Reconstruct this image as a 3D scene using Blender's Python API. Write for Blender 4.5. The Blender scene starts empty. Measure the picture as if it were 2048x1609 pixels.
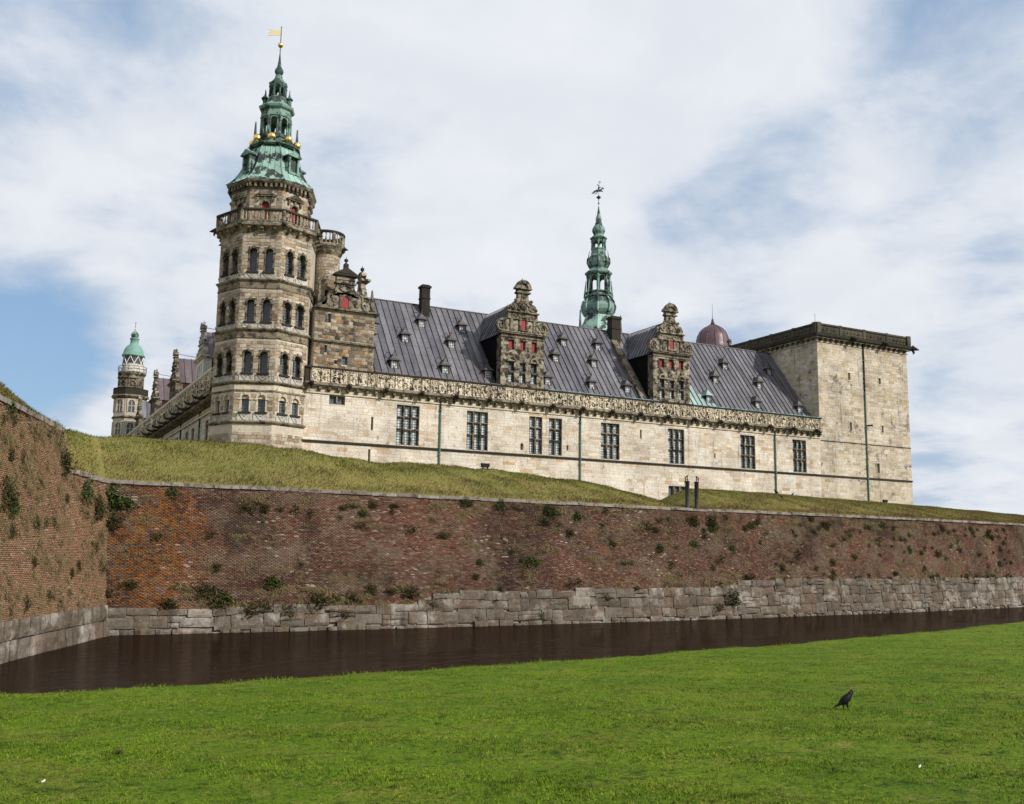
import bpy, math, random
import numpy as np
from mathutils import Matrix, Vector
R = math.radians
rng = np.random.default_rng(7)
random.seed(7)
SC = bpy.context.scene
COL = SC.collection

# ------------------------------------------------------------------ camera
EYE = Vector((0, 0, 4.5))
def make_camera():
    a, p, q = R(62.5), R(8.74), R(0.9)
    h = Vector((math.cos(a), math.sin(a), 0)); r = Vector((math.sin(a), -math.cos(a), 0)); z = Vector((0, 0, 1))
    f = h*math.cos(p)+z*math.sin(p); u = z*math.cos(p)-h*math.sin(p)
    rt = r*math.cos(q)+u*math.sin(q); up = u*math.cos(q)-r*math.sin(q)
    cd = bpy.data.cameras.new('camera'); cd.sensor_width = 36; cd.lens = 36*1991/2048
    cd.clip_start = 0.1; cd.clip_end = 4000
    c = bpy.data.objects.new('camera', cd); COL.objects.link(c)
    c.matrix_world = Matrix(((rt.x, up.x, -f.x, EYE.x), (rt.y, up.y, -f.y, EYE.y), (rt.z, up.z, -f.z, EYE.z), (0, 0, 0, 1)))
    SC.camera = c
    return f, rt, up
FWD, RT, UP = make_camera()
def pixdir(x, y):
    d = FWD + RT*((x-1024)/1991) - UP*((y-804.5)/1991); return d.normalized()

# ------------------------------------------------------------------ sun, sky, exposure
SUN = Vector((0.56, -0.83, 0)).normalized(); SUN_EL = R(33)
SUNV = Vector((SUN.x*math.cos(SUN_EL), SUN.y*math.cos(SUN_EL), math.sin(SUN_EL)))
ld = bpy.data.lights.new('sun', 'SUN'); ld.energy = 5.0; ld.angle = R(1.2); ld.color = (1.0, 0.95, 0.87)
lo = bpy.data.objects.new('sun', ld); COL.objects.link(lo)
lo.rotation_euler = (-SUNV).to_track_quat('-Z', 'Y').to_euler()
SC.view_settings.view_transform = 'Standard'; SC.view_settings.look = 'None'
SC.view_settings.exposure = 0.0; SC.view_settings.gamma = 1.0
SC.view_settings.use_curve_mapping = False

class NT:
    def __init__(s, tree): s.t = tree; s.l = tree.links
    def n(s, typ, ins=None, **props):
        nd = s.t.nodes.new(typ)
        for k, v in props.items(): setattr(nd, k, v)
        for k, v in (ins or {}).items():
            i = nd.inputs[k]
            if isinstance(v, bpy.types.NodeSocket): s.l.new(v, i)
            elif isinstance(v, bpy.types.Node): s.l.new(v.outputs[0], i)
            else:
                if i.type == 'RGBA' and len(v) == 3: v = (*v, 1)
                i.default_value = v
        return nd
    def math(s, op, a, b=0.0, c=None, clamp=False):
        nd = s.n('ShaderNodeMath', {0: a, 1: b}, operation=op, use_clamp=clamp)
        if c is not None:
            if isinstance(c, (int, float)): nd.inputs[2].default_value = c
            else: s.l.new(c.outputs[0] if isinstance(c, bpy.types.Node) else c, nd.inputs[2])
        return nd
    def ramp(s, fac, stops, interp='LINEAR'):
        nd = s.n('ShaderNodeValToRGB', {0: fac}); cr = nd.color_ramp; cr.interpolation = interp
        while len(cr.elements) < len(stops): cr.elements.new(0.5)
        for e, (p, c) in zip(cr.elements, stops):
            e.position = p; e.color = (*c, 1) if len(c) == 3 else c
        return nd
    def step(s, fac, a, b):
        nd = s.n('ShaderNodeMapRange', {0: fac, 1: a, 2: b, 3: 0.0, 4: 1.0}); nd.interpolation_type = 'SMOOTHSTEP'; return nd
    def mix(s, fac, a, b, mode='MIX'):
        nd = s.n('ShaderNodeMix', data_type='RGBA', blend_type=mode)
        for i, v in ((0, fac), (6, a), (7, b)):
            if isinstance(v, bpy.types.Node): v = v.outputs[2] if v.bl_idname == 'ShaderNodeMix' else v.outputs[0]
            if isinstance(v, bpy.types.NodeSocket): s.l.new(v, nd.inputs[i])
            else: nd.inputs[i].default_value = (*v, 1) if (i > 0 and len(v) == 3) else v
        return nd.outputs[2]
    def noise(s, vec, scale, detail=5, rough=0.6, dist=0.0):
        return s.n('ShaderNodeTexNoise', {'Vector': vec, 'Scale': scale, 'Detail': detail, 'Roughness': rough, 'Distortion': dist}).outputs[0]
    def scalev(s, vec, sc):
        return s.n('ShaderNodeVectorMath', {0: vec, 1: sc}, operation='MULTIPLY').outputs[0]

def make_world():
    w = bpy.data.worlds.new('World'); SC.world = w; w.use_nodes = True
    w.node_tree.nodes.clear(); t = NT(w.node_tree)
    sky = t.n('ShaderNodeTexSky', sky_type='NISHITA', sun_disc=False, sun_elevation=SUN_EL,
              sun_rotation=math.atan2(SUN.x, SUN.y), air_density=1.0, dust_density=0.6, ozone_density=1.6)
    d = t.n('ShaderNodeTexCoord').outputs['Generated']
    nrm = t.n('ShaderNodeVectorMath', {0: d}, operation='NORMALIZE').outputs[0]
    sep = t.n('ShaderNodeSeparateXYZ', {0: nrm})
    zc = t.math('ADD', t.math('MAXIMUM', sep.outputs[2], 0.0), 0.22)
    cx = t.math('DIVIDE', sep.outputs[0], zc); cy = t.math('DIVIDE', sep.outputs[1], zc)
    p = t.n('ShaderNodeCombineXYZ', {0: cx, 1: cy, 2: 3.3}).outputs[0]
    n1 = t.noise(p, 1.1, 8, 0.55, 0.3)
    n2 = t.noise(t.n('ShaderNodeVectorMath', {0: p, 1: (7.1, 2.2, 5.0)}, operation='ADD').outputs[0], 2.6, 9, 0.56, 0.25)
    cov = t.math('ADD', t.math('MULTIPLY', n1, 0.6), t.math('MULTIPLY', n2, 0.6))
    cov = t.math('ADD', cov, -0.045)
    def blob(cov, x, y, rad, amp):
        dv = pixdir(x, y)
        dist = t.n('ShaderNodeVectorMath', {0: nrm, 1: tuple(dv)}, operation='DISTANCE').outputs[1]
        g = t.step(dist, rad, 0.0)
        return t.math('ADD', cov, t.math('MULTIPLY', g.outputs[0], amp))
    for x, y, rad, amp in ((40, 120, 0.26, -0.15), (40, 700, 0.12, -0.5), (1480, 330, 0.14, -0.14), (1290, 420, 0.09, -0.12), (1700, 370, 0.12, -0.11),
                           (1920, 110, 0.17, -0.08), (1990, 450, 0.15, -0.12), (1850, 880, 0.10, -0.07), (1500, 620, 0.1, -0.06),
                           (1500, 130, 0.2, 0.13), (1800, 250, 0.1, 0.08), (1050, 250, 0.3, 0.09), (1750, 600, 0.14, 0.08), (120, 470, 0.22, 0.15), (700, 60, .25, -0.03)):
        cov = blob(cov, x, y, rad, amp)
    mask = t.step(cov, 0.29, 0.55)
    body = t.step(cov, 0.42, 0.62)
    n3 = t.noise(t.n('ShaderNodeVectorMath', {0: p, 1: (1.7, 9.2, 2.0)}, operation='ADD').outputs[0], 3.8, 9, 0.55, 0.2)
    shade = t.math('ADD', t.math('MULTIPLY', body, 0.75), t.math('MULTIPLY', t.math('ADD', n3, -0.5), 0.9), clamp=True)
    ccol = t.mix(shade, (5.9, 6.75, 8.0), (9.2, 9.4, 9.8))
    skyc = t.mix(0.55, sky.outputs[0], (3.3, 5.4, 8.4))
    col = t.mix(mask.outputs[0], skyc, ccol)
    bg = t.n('ShaderNodeBackground', {'Color': col, 'Strength': 0.095})
    out = t.n('ShaderNodeOutputWorld'); t.l.new(bg.outputs[0], out.inputs[0])
make_world()

# ------------------------------------------------------------------ materials
MATS = {}
def new_mat(name, rough=0.85, spec=0.3, metal=0.0):
    m = bpy.data.materials.new(name); m.use_nodes = True; m.node_tree.nodes.clear(); t = NT(m.node_tree)
    b = t.n('ShaderNodeBsdfPrincipled', {'Roughness': rough, 'Specular IOR Level': spec, 'Metallic': metal})
    o = t.n('ShaderNodeOutputMaterial'); t.l.new(b.outputs[0], o.inputs[0]); MATS[name] = m
    return t, b
def pos(t): return t.n('ShaderNodeNewGeometry').outputs['Position']
def rnd_of(t, src):
    if src == 'attr': return t.n('ShaderNodeAttribute', attribute_name='rnd').outputs['Fac']
    return t.n('ShaderNodeObjectInfo').outputs['Random']
def bump(t, b, h, strength, dist):
    nd = t.n('ShaderNodeBump', {'Height': h, 'Strength': strength, 'Distance': dist}); t.l.new(nd.outputs[0], b.inputs['Normal'])
def setc(t, b, c): t.l.new(c, b.inputs['Base Color'])

def stone(name, palette, src='attr', stain=0.5, stain_col=(0.022, 0.020, 0.017), thr=(0.56, 0.66), sscale=1.4, rough=0.9, bumpd=0.03, streak=0.4, pale=0.0):
    t, b = new_mat(name, rough, 0.08); P = pos(t); r = rnd_of(t, src)
    n = len(palette)
    c = t.ramp(r, [(i/(n-1), k) for i, k in enumerate(palette)]).outputs[0]
    big = t.noise(P, 0.35, 4, 0.6)
    c = t.mix(1.0, c, t.ramp(big, [(0.3, (0.72, 0.70, 0.68)), (0.7, (1.12, 1.1, 1.06))]).outputs[0], 'MULTIPLY')
    fine = t.noise(P, 9.0, 6, 0.65)
    c = t.mix(1.0, c, t.ramp(fine, [(0.28, (0.55, 0.54, 0.53)), (0.72, (1.25, 1.25, 1.25))]).outputs[0], 'MULTIPLY')
    if pale:
        pm = t.step(t.noise(P, 0.5, 6, 0.66), 0.5, 0.62)
        c = t.mix(t.math('MULTIPLY', pm, pale), c, (0.62, 0.585, 0.52))
    if stain:
        sm = t.step(t.noise(P, sscale, 9, 0.72), *thr)
        c = t.mix(t.math('MULTIPLY', sm, stain), c, stain_col)
    if streak:
        sv = t.noise(t.scalev(P, (2.2, 2.2, 0.16)), 1.0, 5, 0.6)
        c = t.mix(t.math('MULTIPLY', t.step(sv, 0.55, 0.75), streak), c, (0.035, 0.032, 0.026))
    setc(t, b, c); bump(t, b, t.noise(P, 6.0, 8, 0.7), 0.6, bumpd)
TAN = [(0.32, 0.255, 0.185), (0.43, 0.38, 0.31), (0.25, 0.185, 0.13), (0.48, 0.44, 0.375), (0.35, 0.28, 0.205), (0.20, 0.15, 0.11), (0.47, 0.44, 0.39), (0.34, 0.25, 0.16), (0.42, 0.36, 0.285)]
CREAM = [(0.52, 0.465, 0.395), (0.58, 0.535, 0.47), (0.47, 0.395, 0.31), (0.62, 0.58, 0.52), (0.52, 0.455, 0.375), (0.57, 0.53, 0.47), (0.42, 0.30, 0.19), (0.62, 0.585, 0.53), (0.50, 0.45, 0.39), (0.57, 0.53, 0.46)]
stone('tower_ashlar', TAN, stain=0.72, thr=(0.53, 0.66), sscale=1.1, streak=0.6)
stone('wing_ashlar', [tuple(min(.72, v*1.06) for v in k) for k in CREAM], stain=0.62, thr=(0.55, 0.68), sscale=1.0, streak=0.55, pale=0.65)
stone('keep_ashlar', [(0.46, 0.405, 0.325), (0.55, 0.50, 0.42), (0.41, 0.34, 0.245), (0.54, 0.495, 0.42), (0.47, 0.385, 0.25), (0.57, 0.53, 0.46), (0.35, 0.30, 0.235), (0.51, 0.46, 0.385)], stain=0.75, thr=(0.54, 0.67), sscale=0.9, streak=0.55, pale=0.3)
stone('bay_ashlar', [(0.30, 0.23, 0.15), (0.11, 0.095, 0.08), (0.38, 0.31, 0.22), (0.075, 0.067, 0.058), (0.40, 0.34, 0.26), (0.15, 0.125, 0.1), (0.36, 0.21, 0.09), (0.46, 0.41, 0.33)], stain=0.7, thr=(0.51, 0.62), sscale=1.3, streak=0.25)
stone('side_ashlar', [(0.46, 0.43, 0.37), (0.55, 0.52, 0.46), (0.40, 0.36, 0.30), (0.52, 0.49, 0.43)], stain=0.4)
stone('mortar', [(0.50, 0.45, 0.385), (0.50, 0.45, 0.385)], stain=0.3)
stone('trim_stone', [(0.24, 0.205, 0.155), (0.31, 0.27, 0.21), (0.19, 0.165, 0.125), (0.27, 0.235, 0.18)], src='obj', stain=0.85, thr=(0.46, 0.60), sscale=1.6, streak=0.5)
stone('pale_trim', [(0.52, 0.46, 0.36), (0.60, 0.54, 0.44), (0.46, 0.40, 0.31)], src='obj', stain=0.6, thr=(0.54, 0.64), sscale=1.8, streak=0.3)
stone('relief_stone', [(0.66, 0.59, 0.46), (0.74, 0.67, 0.54), (0.52, 0.45, 0.35), (0.72, 0.65, 0.52)], src='obj', stain=0.96, thr=(0.51, 0.545), sscale=4.0, streak=0.3, bumpd=0.05)
stone('grey_panel', [(0.42, 0.41, 0.385), (0.52, 0.51, 0.48), (0.35, 0.33, 0.30)], src='obj', stain=0.7, thr=(0.54, 0.64), sscale=1.8, streak=0.4)
stone('gable_stone', [(0.27, 0.235, 0.18), (0.36, 0.325, 0.26), (0.20, 0.17, 0.13), (0.31, 0.275, 0.215), (0.42, 0.385, 0.32)], stain=0.93, thr=(0.465, 0.56), sscale=1.7, streak=0.55, bumpd=0.06)
stone('dark_stone', [(0.036, 0.033, 0.027), (0.058, 0.052, 0.042), (0.027, 0.025, 0.021)], src='obj', stain=0.7, thr=(0.5, 0.62), streak=0.4)  # dark stone, lowered further to paint the shadow line of string courses
stone('baluster_stone', [(0.34, 0.29, 0.22), (0.42, 0.37, 0.29), (0.26, 0.22, 0.165)], src='obj', stain=0.75, thr=(0.48, 0.6), sscale=2.2, streak=0.3)
stone('parapet_stone', [(0.085, 0.078, 0.06), (0.12, 0.11, 0.085), (0.065, 0.06, 0.048)], src='obj', stain=0.7, thr=(0.5, 0.62), streak=0.4)
stone('white_render', [(0.60, 0.58, 0.54), (0.66, 0.64, 0.60)], src='obj', stain=0.35, sscale=1.0)
stone('granite', [(0.122, 0.103, 0.085), (0.155, 0.138, 0.117), (0.15, 0.11, 0.086), (0.10, 0.088, 0.075), (0.152, 0.12, 0.095), (0.19, 0.175, 0.155), (0.115, 0.095, 0.074)], src='obj', stain=0.8, thr=(0.42, 0.66), sscale=0.9, stain_col=(0.07, 0.053, 0.036), bumpd=0.12, streak=0.6, pale=0.27)
stone('coping', [(0.22, 0.20, 0.18), (0.28, 0.25, 0.225), (0.17, 0.15, 0.135)], src='obj', stain=0.7, thr=(.48, .62), sscale=1.5, bumpd=0.04)

def mat_brick():
    t, b = new_mat('brick', 0.95, 0.05); P = pos(t); r = rnd_of(t, 'attr')
    pal = [(0.175, 0.085, 0.058), (0.225, 0.125, 0.09), (0.12, 0.068, 0.055), (0.25, 0.165, 0.125), (0.19, 0.088, 0.06), (0.145, 0.09, 0.075), (0.28, 0.21, 0.17), (0.16, 0.075, 0.052), (0.21, 0.135, 0.105), (0.36, 0.31, 0.27)]
    c = t.ramp(r, [(i/9, k) for i, k in enumerate(pal)]).outputs[0]
    big = t.noise(P, 0.16, 4, 0.62)
    c = t.mix(1.0, c, t.ramp(big, [(0.32, (0.34, 0.33, 0.35)), (0.5, (0.8, 0.75, 0.73)), (0.68, (1.2, 1.05, 0.95))]).outputs[0], 'MULTIPLY')
    # grey and tan moss film, pale efflorescence, dark algae patches
    g = t.step(t.noise(t.scalev(P, (1, 1, 1.6)), 0.38, 9, 0.74), 0.47, 0.60)
    c = t.mix(t.math('MULTIPLY', g, 0.62), c, (0.235, 0.19, 0.14))
    w = t.step(t.noise(t.scalev(P, (0.6, 0.6, 2.2)), 1.2, 10, 0.8), 0.585, 0.66)
    c = t.mix(t.math('MULTIPLY', w, 0.75), c, (0.44, 0.375, 0.32))
    dk = t.step(t.noise(P, 0.30, 8, 0.74, 0.3), 0.49, 0.64)
    c = t.mix(t.math('MULTIPLY', dk, 0.75), c, (0.055, 0.042, 0.036))
    rd = t.step(t.noise(P, 0.24, 6, 0.66), 0.60, 0.70)
    c = t.mix(t.math('MULTIPLY', rd, 0.5), c, (0.30, 0.085, 0.05))
    # orange lichen colony near the inner corner of the curtain
    dist = t.n('ShaderNodeVectorMath', {0: t.scalev(P, (1.0, 0.2, 0.72)), 1: (8.4, 57.9*0.2, 4.3*0.72)}, operation='DISTANCE').outputs[1]
    near = t.step(t.math('ADD', dist, t.math('MULTIPLY', t.math('ADD', t.noise(P, 0.55, 5, 0.7), -0.5), 5.0)), 4.2, 0.8)
    ln = t.noise(P, 3.2, 10, 0.82)
    lm = t.step(t.math('ADD', ln, t.math('MULTIPLY', near.outputs[0], 0.088)), 0.558, 0.592)
    lm2 = t.math('MULTIPLY', lm, t.math('MULTIPLY', near, 1.7, clamp=True), clamp=True)
    lone = t.math('MULTIPLY', t.step(t.noise(P, 1.1, 9, 0.8), 0.645, 0.69), 0.4)
    lc = t.ramp(t.noise(P, 3.0, 3), [(0.35, (0.27, 0.085, 0.018)), (0.65, (0.34, 0.16, 0.04))]).outputs[0]
    c = t.mix(t.math('MULTIPLY', t.math('MAXIMUM', lm2, lone), 0.85), c, lc)
    ws = t.step(t.noise(t.scalev(P, (1, 1, 1.8)), 3.6, 6, 0.75), 0.60, 0.66)
    c = t.mix(t.math('MULTIPLY', ws, 0.8), c, (0.43, 0.36, 0.31))
    dsp = t.step(t.noise(t.scalev(P, (1, 1, 1.6)), 2.6, 8, 0.8), 0.55, 0.63)
    c = t.mix(t.math('MULTIPLY', dsp, 0.8), c, (0.04, 0.032, 0.026))
    fine = t.noise(P, 14.0, 4, 0.7)
    c = t.mix(1.0, c, t.ramp(fine, [(0.3, (0.5, 0.5, 0.5)), (0.7, (1.42, 1.4, 1.38))]).outputs[0], 'MULTIPLY')
    c = t.mix(1.0, c, (0.72, 0.68, 0.65), 'MULTIPLY')
    setc(t, b, c); bump(t, b, t.noise(P, 10, 6, 0.7), 0.7, 0.03)
mat_brick()

def mat_flank():
    t, b = new_mat('flank_brick', 0.95, 0.05); P = pos(t); r = rnd_of(t, 'attr')
    pal = [(0.20, 0.105, 0.065), (0.245, 0.14, 0.085), (0.15, 0.082, 0.058), (0.27, 0.175, 0.11), (0.215, 0.10, 0.055), (0.29, 0.205, 0.145)]
    c = t.ramp(r, [(i/5, k) for i, k in enumerate(pal)]).outputs[0]
    g = t.step(t.noise(P, 0.5, 9, 0.7), 0.43, 0.60)
    c = t.mix(t.math('MULTIPLY', g, 0.6), c, (0.20, 0.135, 0.068))
    dk = t.step(t.noise(P, 0.8, 8, 0.75), 0.58, 0.70)
    c = t.mix(t.math('MULTIPLY', dk, 0.55), c, (0.06, 0.05, 0.035))
    w = t.step(t.noise(P, 1.3, 10, 0.8), 0.62, 0.70)
    c = t.mix(t.math('MULTIPLY', w, 0.5), c, (0.40, 0.33, 0.27))
    lo_ = t.step(t.noise(P, 0.7, 8, 0.75), 0.60, 0.68)
    c = t.mix(t.math('MULTIPLY', lo_, 0.4), c, (0.34, 0.15, 0.035))
    fine = t.noise(P, 14.0, 4, 0.7)
    c = t.mix(1.0, c, t.ramp(fine, [(0.3, (0.65, 0.65, 0.65)), (0.7, (1.3, 1.3, 1.3))]).outputs[0], 'MULTIPLY')
    setc(t, b, c); bump(t, b, t.noise(P, 10, 6, 0.7), 0.7, 0.03)
mat_flank()

def mat_simple(name, col, rough=0.6, spec=0.4, metal=0.0, var=0.2, scale=4.0, src=None):
    t, b = new_mat(name, rough, spec, metal); P = pos(t)
    c = t.mix(1.0, col, t.ramp(t.noise(P, scale, 6, 0.7), [(0.25, (1-var,)*3), (0.75, (1+var,)*3)]).outputs[0], 'MULTIPLY')
    if src:
        c = t.mix(1.0, c, t.ramp(rnd_of(t, src), [(0, (1-var,)*3), (1, (1+var,)*3)]).outputs[0], 'MULTIPLY')
    setc(t, b, c)
mat_simple('brick_mortar', (0.22, 0.185, 0.15), 0.95, 0.1, var=0.5, scale=3)
mat_simple('red_paint', (0.22, 0.016, 0.018), 0.6, 0.3, var=0.3)
mat_simple('gold', (0.83, 0.56, 0.19), 0.28, 0.5, 1.0, var=0.12)
mat_simple('pale_gold', (0.80, 0.68, 0.38), 0.5, 0.5, 0.2, var=0.15)
mat_simple('iron', (0.010, 0.010, 0.011), 0.6, 0.12, 0.0, var=0.3)
mat_simple('shaded_tarred_wood', (0.008, 0.007, 0.007), 0.9, 0.04, var=0.5)  # dark cheek panelling, blackened further so the colour holds its shade
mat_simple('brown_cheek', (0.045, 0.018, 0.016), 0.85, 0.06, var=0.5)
mat_simple('rust_pipe', (0.025, 0.028, 0.026), 0.7, 0.1, var=0.4)
mat_simple('green_pipe', (0.07, 0.145, 0.115), 0.6, 0.3, var=0.35, scale=2)
mat_simple('window_wood', (0.055, 0.035, 0.028), 0.6, 0.3, var=0.3)
mat_simple('dormer_wood', (0.10, 0.065, 0.055), 0.6, 0.3, var=0.3)
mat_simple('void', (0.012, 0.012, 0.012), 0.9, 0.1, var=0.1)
mat_simple('feather_black', (0.0045, 0.0045, 0.006), 0.5, 0.14, var=0.4, scale=40)
mat_simple('bird_nape', (0.055, 0.055, 0.062), 0.6, 0.3, var=0.3, scale=40)
mat_simple('white_fleck', (0.7, 0.68, 0.64), 0.8, 0.2, var=0.1)
mat_simple('soil', (0.045, 0.032, 0.02), 0.95, 0.1, var=0.5, scale=12)
mat_simple('white_paint', (0.66, 0.66, 0.64), 0.5, 0.4, var=0.08)
mat_simple('steel_post', (0.075, 0.07, 0.07), 0.6, 0.15, 0.0, var=0.45, scale=5)

def mat_lead(name, a, bcol, green=0.0, src='obj'):
    t, b = new_mat(name, 0.42, 0.5, 0.15); P = pos(t); r = rnd_of(t, src)
    c = t.mix(r, a, bcol)
    sv = t.noise(t.scalev(P, (1.6, 0.35, 0.35)), 1.0, 6, 0.65)
    c = t.mix(1.0, c, t.ramp(sv, [(0.3, (0.62, 0.6, 0.62)), (0.7, (1.3, 1.3, 1.32))]).outputs[0], 'MULTIPLY')
    rs = t.step(t.noise(t.scalev(P, (1.1, 0.5, 0.5)), 0.8, 5, 0.6), 0.58, 0.75)
    c = t.mix(t.math('MULTIPLY', rs, 0.22), c, (0.12, 0.075, 0.07))
    fine = t.noise(P, 7, 6, 0.7)
    c = t.mix(1.0, c, t.ramp(fine, [(0.3, (0.78,)*3), (0.7, (1.2,)*3)]).outputs[0], 'MULTIPLY')
    setc(t, b, c); bump(t, b, t.noise(P, 1.3, 4, 0.5), 0.5, 0.08)
    t.l.new(t.ramp(fine, [(0.3, (0.34,)*3), (0.7, (0.6,)*3)]).outputs[0], b.inputs['Roughness'])
mat_lead('lead_roof', (0.074, 0.073, 0.083), (0.155, 0.15, 0.16))
mat_lead('lead_dark', (0.05, 0.043, 0.045), (0.075, 0.06, 0.06))
mat_lead('red_copper', (0.072, 0.038, 0.045), (0.105, 0.058, 0.064))
mat_lead('purple_copper', (0.085, 0.055, 0.062), (0.13, 0.10, 0.105))
def mat_copper(name, pale, dark, amt, thr, scale=0.8):
    t, b = new_mat(name, 0.65, 0.35); P = pos(t); r = rnd_of(t, 'obj')
    c = t.mix(t.noise(P, 1.5, 5, 0.6), pale, tuple(v*0.7 for v in pale))
    c = t.mix(1.0, c, t.ramp(r, [(0, (0.85,)*3), (1, (1.12,)*3)]).outputs[0], 'MULTIPLY')
    m = t.step(t.noise(P, scale, 9, 0.7, 0.2), *thr)
    c = t.mix(t.math('MULTIPLY', m, amt), c, dark)
    sv = t.noise(t.scalev(P, (3, 3, 0.25)), 1.3, 5, 0.6)
    c = t.mix(t.math('MULTIPLY', t.step(sv, 0.54, 0.7), 0.55), c, dark)
    setc(t, b, c); bump(t, b, t.noise(P, 4, 5, 0.6), 0.4, 0.03)
mat_copper('verdigris', (0.17, 0.285, 0.24), (0.012, 0.022, 0.02), 0.92, (0.47, 0.56), 1.1)
mat_copper('verdigris_pale', (0.27, 0.42, 0.36), (0.014, 0.020, 0.019), 0.96, (0.525, 0.54), 0.55)
mat_copper('verdigris_dark', (0.075, 0.15, 0.125), (0.010, 0.018, 0.016), 0.92, (0.42, 0.54), 1.2)
mat_copper('dome_copper', (0.19, 0.36, 0.30), (0.05, 0.10, 0.085), 0.6, (0.52, 0.65), 0.8)
mat_copper('flashing_copper', (0.15, 0.28, 0.29), (0.03, 0.05, 0.055), 0.8, (0.5, 0.6), 1.2)
mat_copper('verdigris_roof', (0.30, 0.42, 0.39), (0.16, 0.20, 0.20), 0.6, (0.5, 0.65))

def mat_glass(name, tint, lead):
    t, b = new_mat(name, 0.16, 0.5)
    uv = t.n('ShaderNodeAttribute', attribute_name='uvm').outputs['Vector']
    s = t.n('ShaderNodeSeparateXYZ', {0: uv})
    fx = t.math('FRACT', t.math('DIVIDE', s.outputs[0], 0.21)); fy = t.math('FRACT', t.math('DIVIDE', s.outputs[1], 0.25))
    ln = t.math('MAXIMUM', t.math('LESS_THAN', fx, 0.26), t.math('LESS_THAN', fy, 0.24))
    cell = t.n('ShaderNodeTexWhiteNoise', {0: t.n('ShaderNodeVectorMath', {0: t.n('ShaderNodeVectorMath', {0: uv, 1: (0.21, 0.25, 1)}, operation='DIVIDE').outputs[0]}, operation='FLOOR').outputs[0]}, noise_dimensions='3D').outputs[0]
    g = t.mix(cell, tuple(v*0.6 for v in tint), tuple(v*1.35 for v in tint))
    c = t.mix(ln, g, lead)
    setc(t, b, c)
    t.l.new(t.math('MULTIPLY_ADD', ln, 0.5, 0.13).outputs[0], b.inputs['Roughness'])
mat_glass('glass_light', (0.42, 0.48, 0.50), (0.03, 0.03, 0.03))
mat_glass('glass_dark', (0.03, 0.045, 0.07), (0.11, 0.12, 0.13))

def mat_grass(name, cols, dry, drycol, scale, patch=0):
    t, b = new_mat(name, 0.85, 0.06); P = pos(t); r = rnd_of(t, 'attr')
    n = len(cols)
    c = t.ramp(r, [(i/(n-1), k) for i, k in enumerate(cols)]).outputs[0]
    big = t.noise(P, scale, 6, 0.65)
    c = t.mix(1.0, c, t.ramp(big, [(0.3, (0.72, 0.78, 0.7)), (0.7, (1.2, 1.12, 1.1))]).outputs[0], 'MULTIPLY')
    dm = t.step(t.noise(P, scale*2.3, 7, 0.7), 0.5, 0.72)
    c = t.mix(t.math('MULTIPLY', dm, dry), c, drycol)
    if patch:   # clover, bare thatch, darker tussocks; finest layer paints the shade between blades
        for sc, lo, hi, col, am in ((0.6, .48, .68, (0.155, 0.155, 0.025), .55), (1.5, .53, .66, (0.028, 0.062, 0.006), .7), (4.5, .53, .64, (0.018, 0.042, 0.005), .75), (2.8, .56, .66, (0.25, 0.215, 0.06), .6), (13.0, .54, .62, (0.012, 0.027, 0.004), .8)):
            c = t.mix(t.math('MULTIPLY', t.step(t.noise(t.n('ShaderNodeVectorMath', {0: P, 1: (sc*3.1, sc*1.7, 0)}, operation='ADD').outputs[0], sc, 7, 0.72), lo, hi), am), c, col)
    fine = t.noise(P, 22, 5, 0.75)
    c = t.mix(1.0, c, t.ramp(fine, [(0.3, (0.5,)*3), (0.7, (1.45,)*3)]).outputs[0], 'MULTIPLY')
    setc(t, b, c); bump(t, b, t.noise(P, 30, 6, 0.75), 0.8, 0.03)
mat_grass('lawn', [(0.082, 0.138, 0.009), (0.10, 0.165, 0.011), (0.118, 0.182, 0.014)], 0.5, (0.19, 0.185, 0.03), 0.35, 1)
mat_grass('lawn_blade', [(0.062, 0.118, 0.006), (0.112, 0.20, 0.010), (0.165, 0.255, 0.016), (0.27, 0.275, 0.055)], 0.35, (0.22, 0.22, 0.045), 0.35, 1)
mat_grass('rampart', [(0.15, 0.14, 0.042), (0.175, 0.16, 0.052), (0.20, 0.165, 0.068)], 0.6, (0.215, 0.155, 0.075), 0.3)
mat_grass('rampart_blade', [(0.115, 0.145, 0.024), (0.16, 0.17, 0.04), (0.21, 0.18, 0.065), (0.22, 0.17, 0.08), (0.16, 0.105, 0.05)], 0.3, (0.19, 0.145, 0.075), 0.3)
def mat_leaf(name, cols):
    t, b = new_mat(name, 0.85, 0.08); r = rnd_of(t, 'attr'); n = len(cols)
    setc(t, b, t.ramp(r, [(i/(n-1), k) for i, k in enumerate(cols)]).outputs[0])
mat_leaf('leaf_green', [(0.014, 0.024, 0.007), (0.028, 0.044, 0.012), (0.048, 0.066, 0.018), (0.08, 0.095, 0.028)])
mat_leaf('leaf_olive', [(0.016, 0.018, 0.007), (0.032, 0.034, 0.012), (0.055, 0.05, 0.02), (0.08, 0.062, 0.03)])
mat_leaf('leaf_dry', [(0.10, 0.075, 0.035), (0.16, 0.12, 0.06), (0.22, 0.17, 0.09), (0.075, 0.07, 0.03)])

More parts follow.
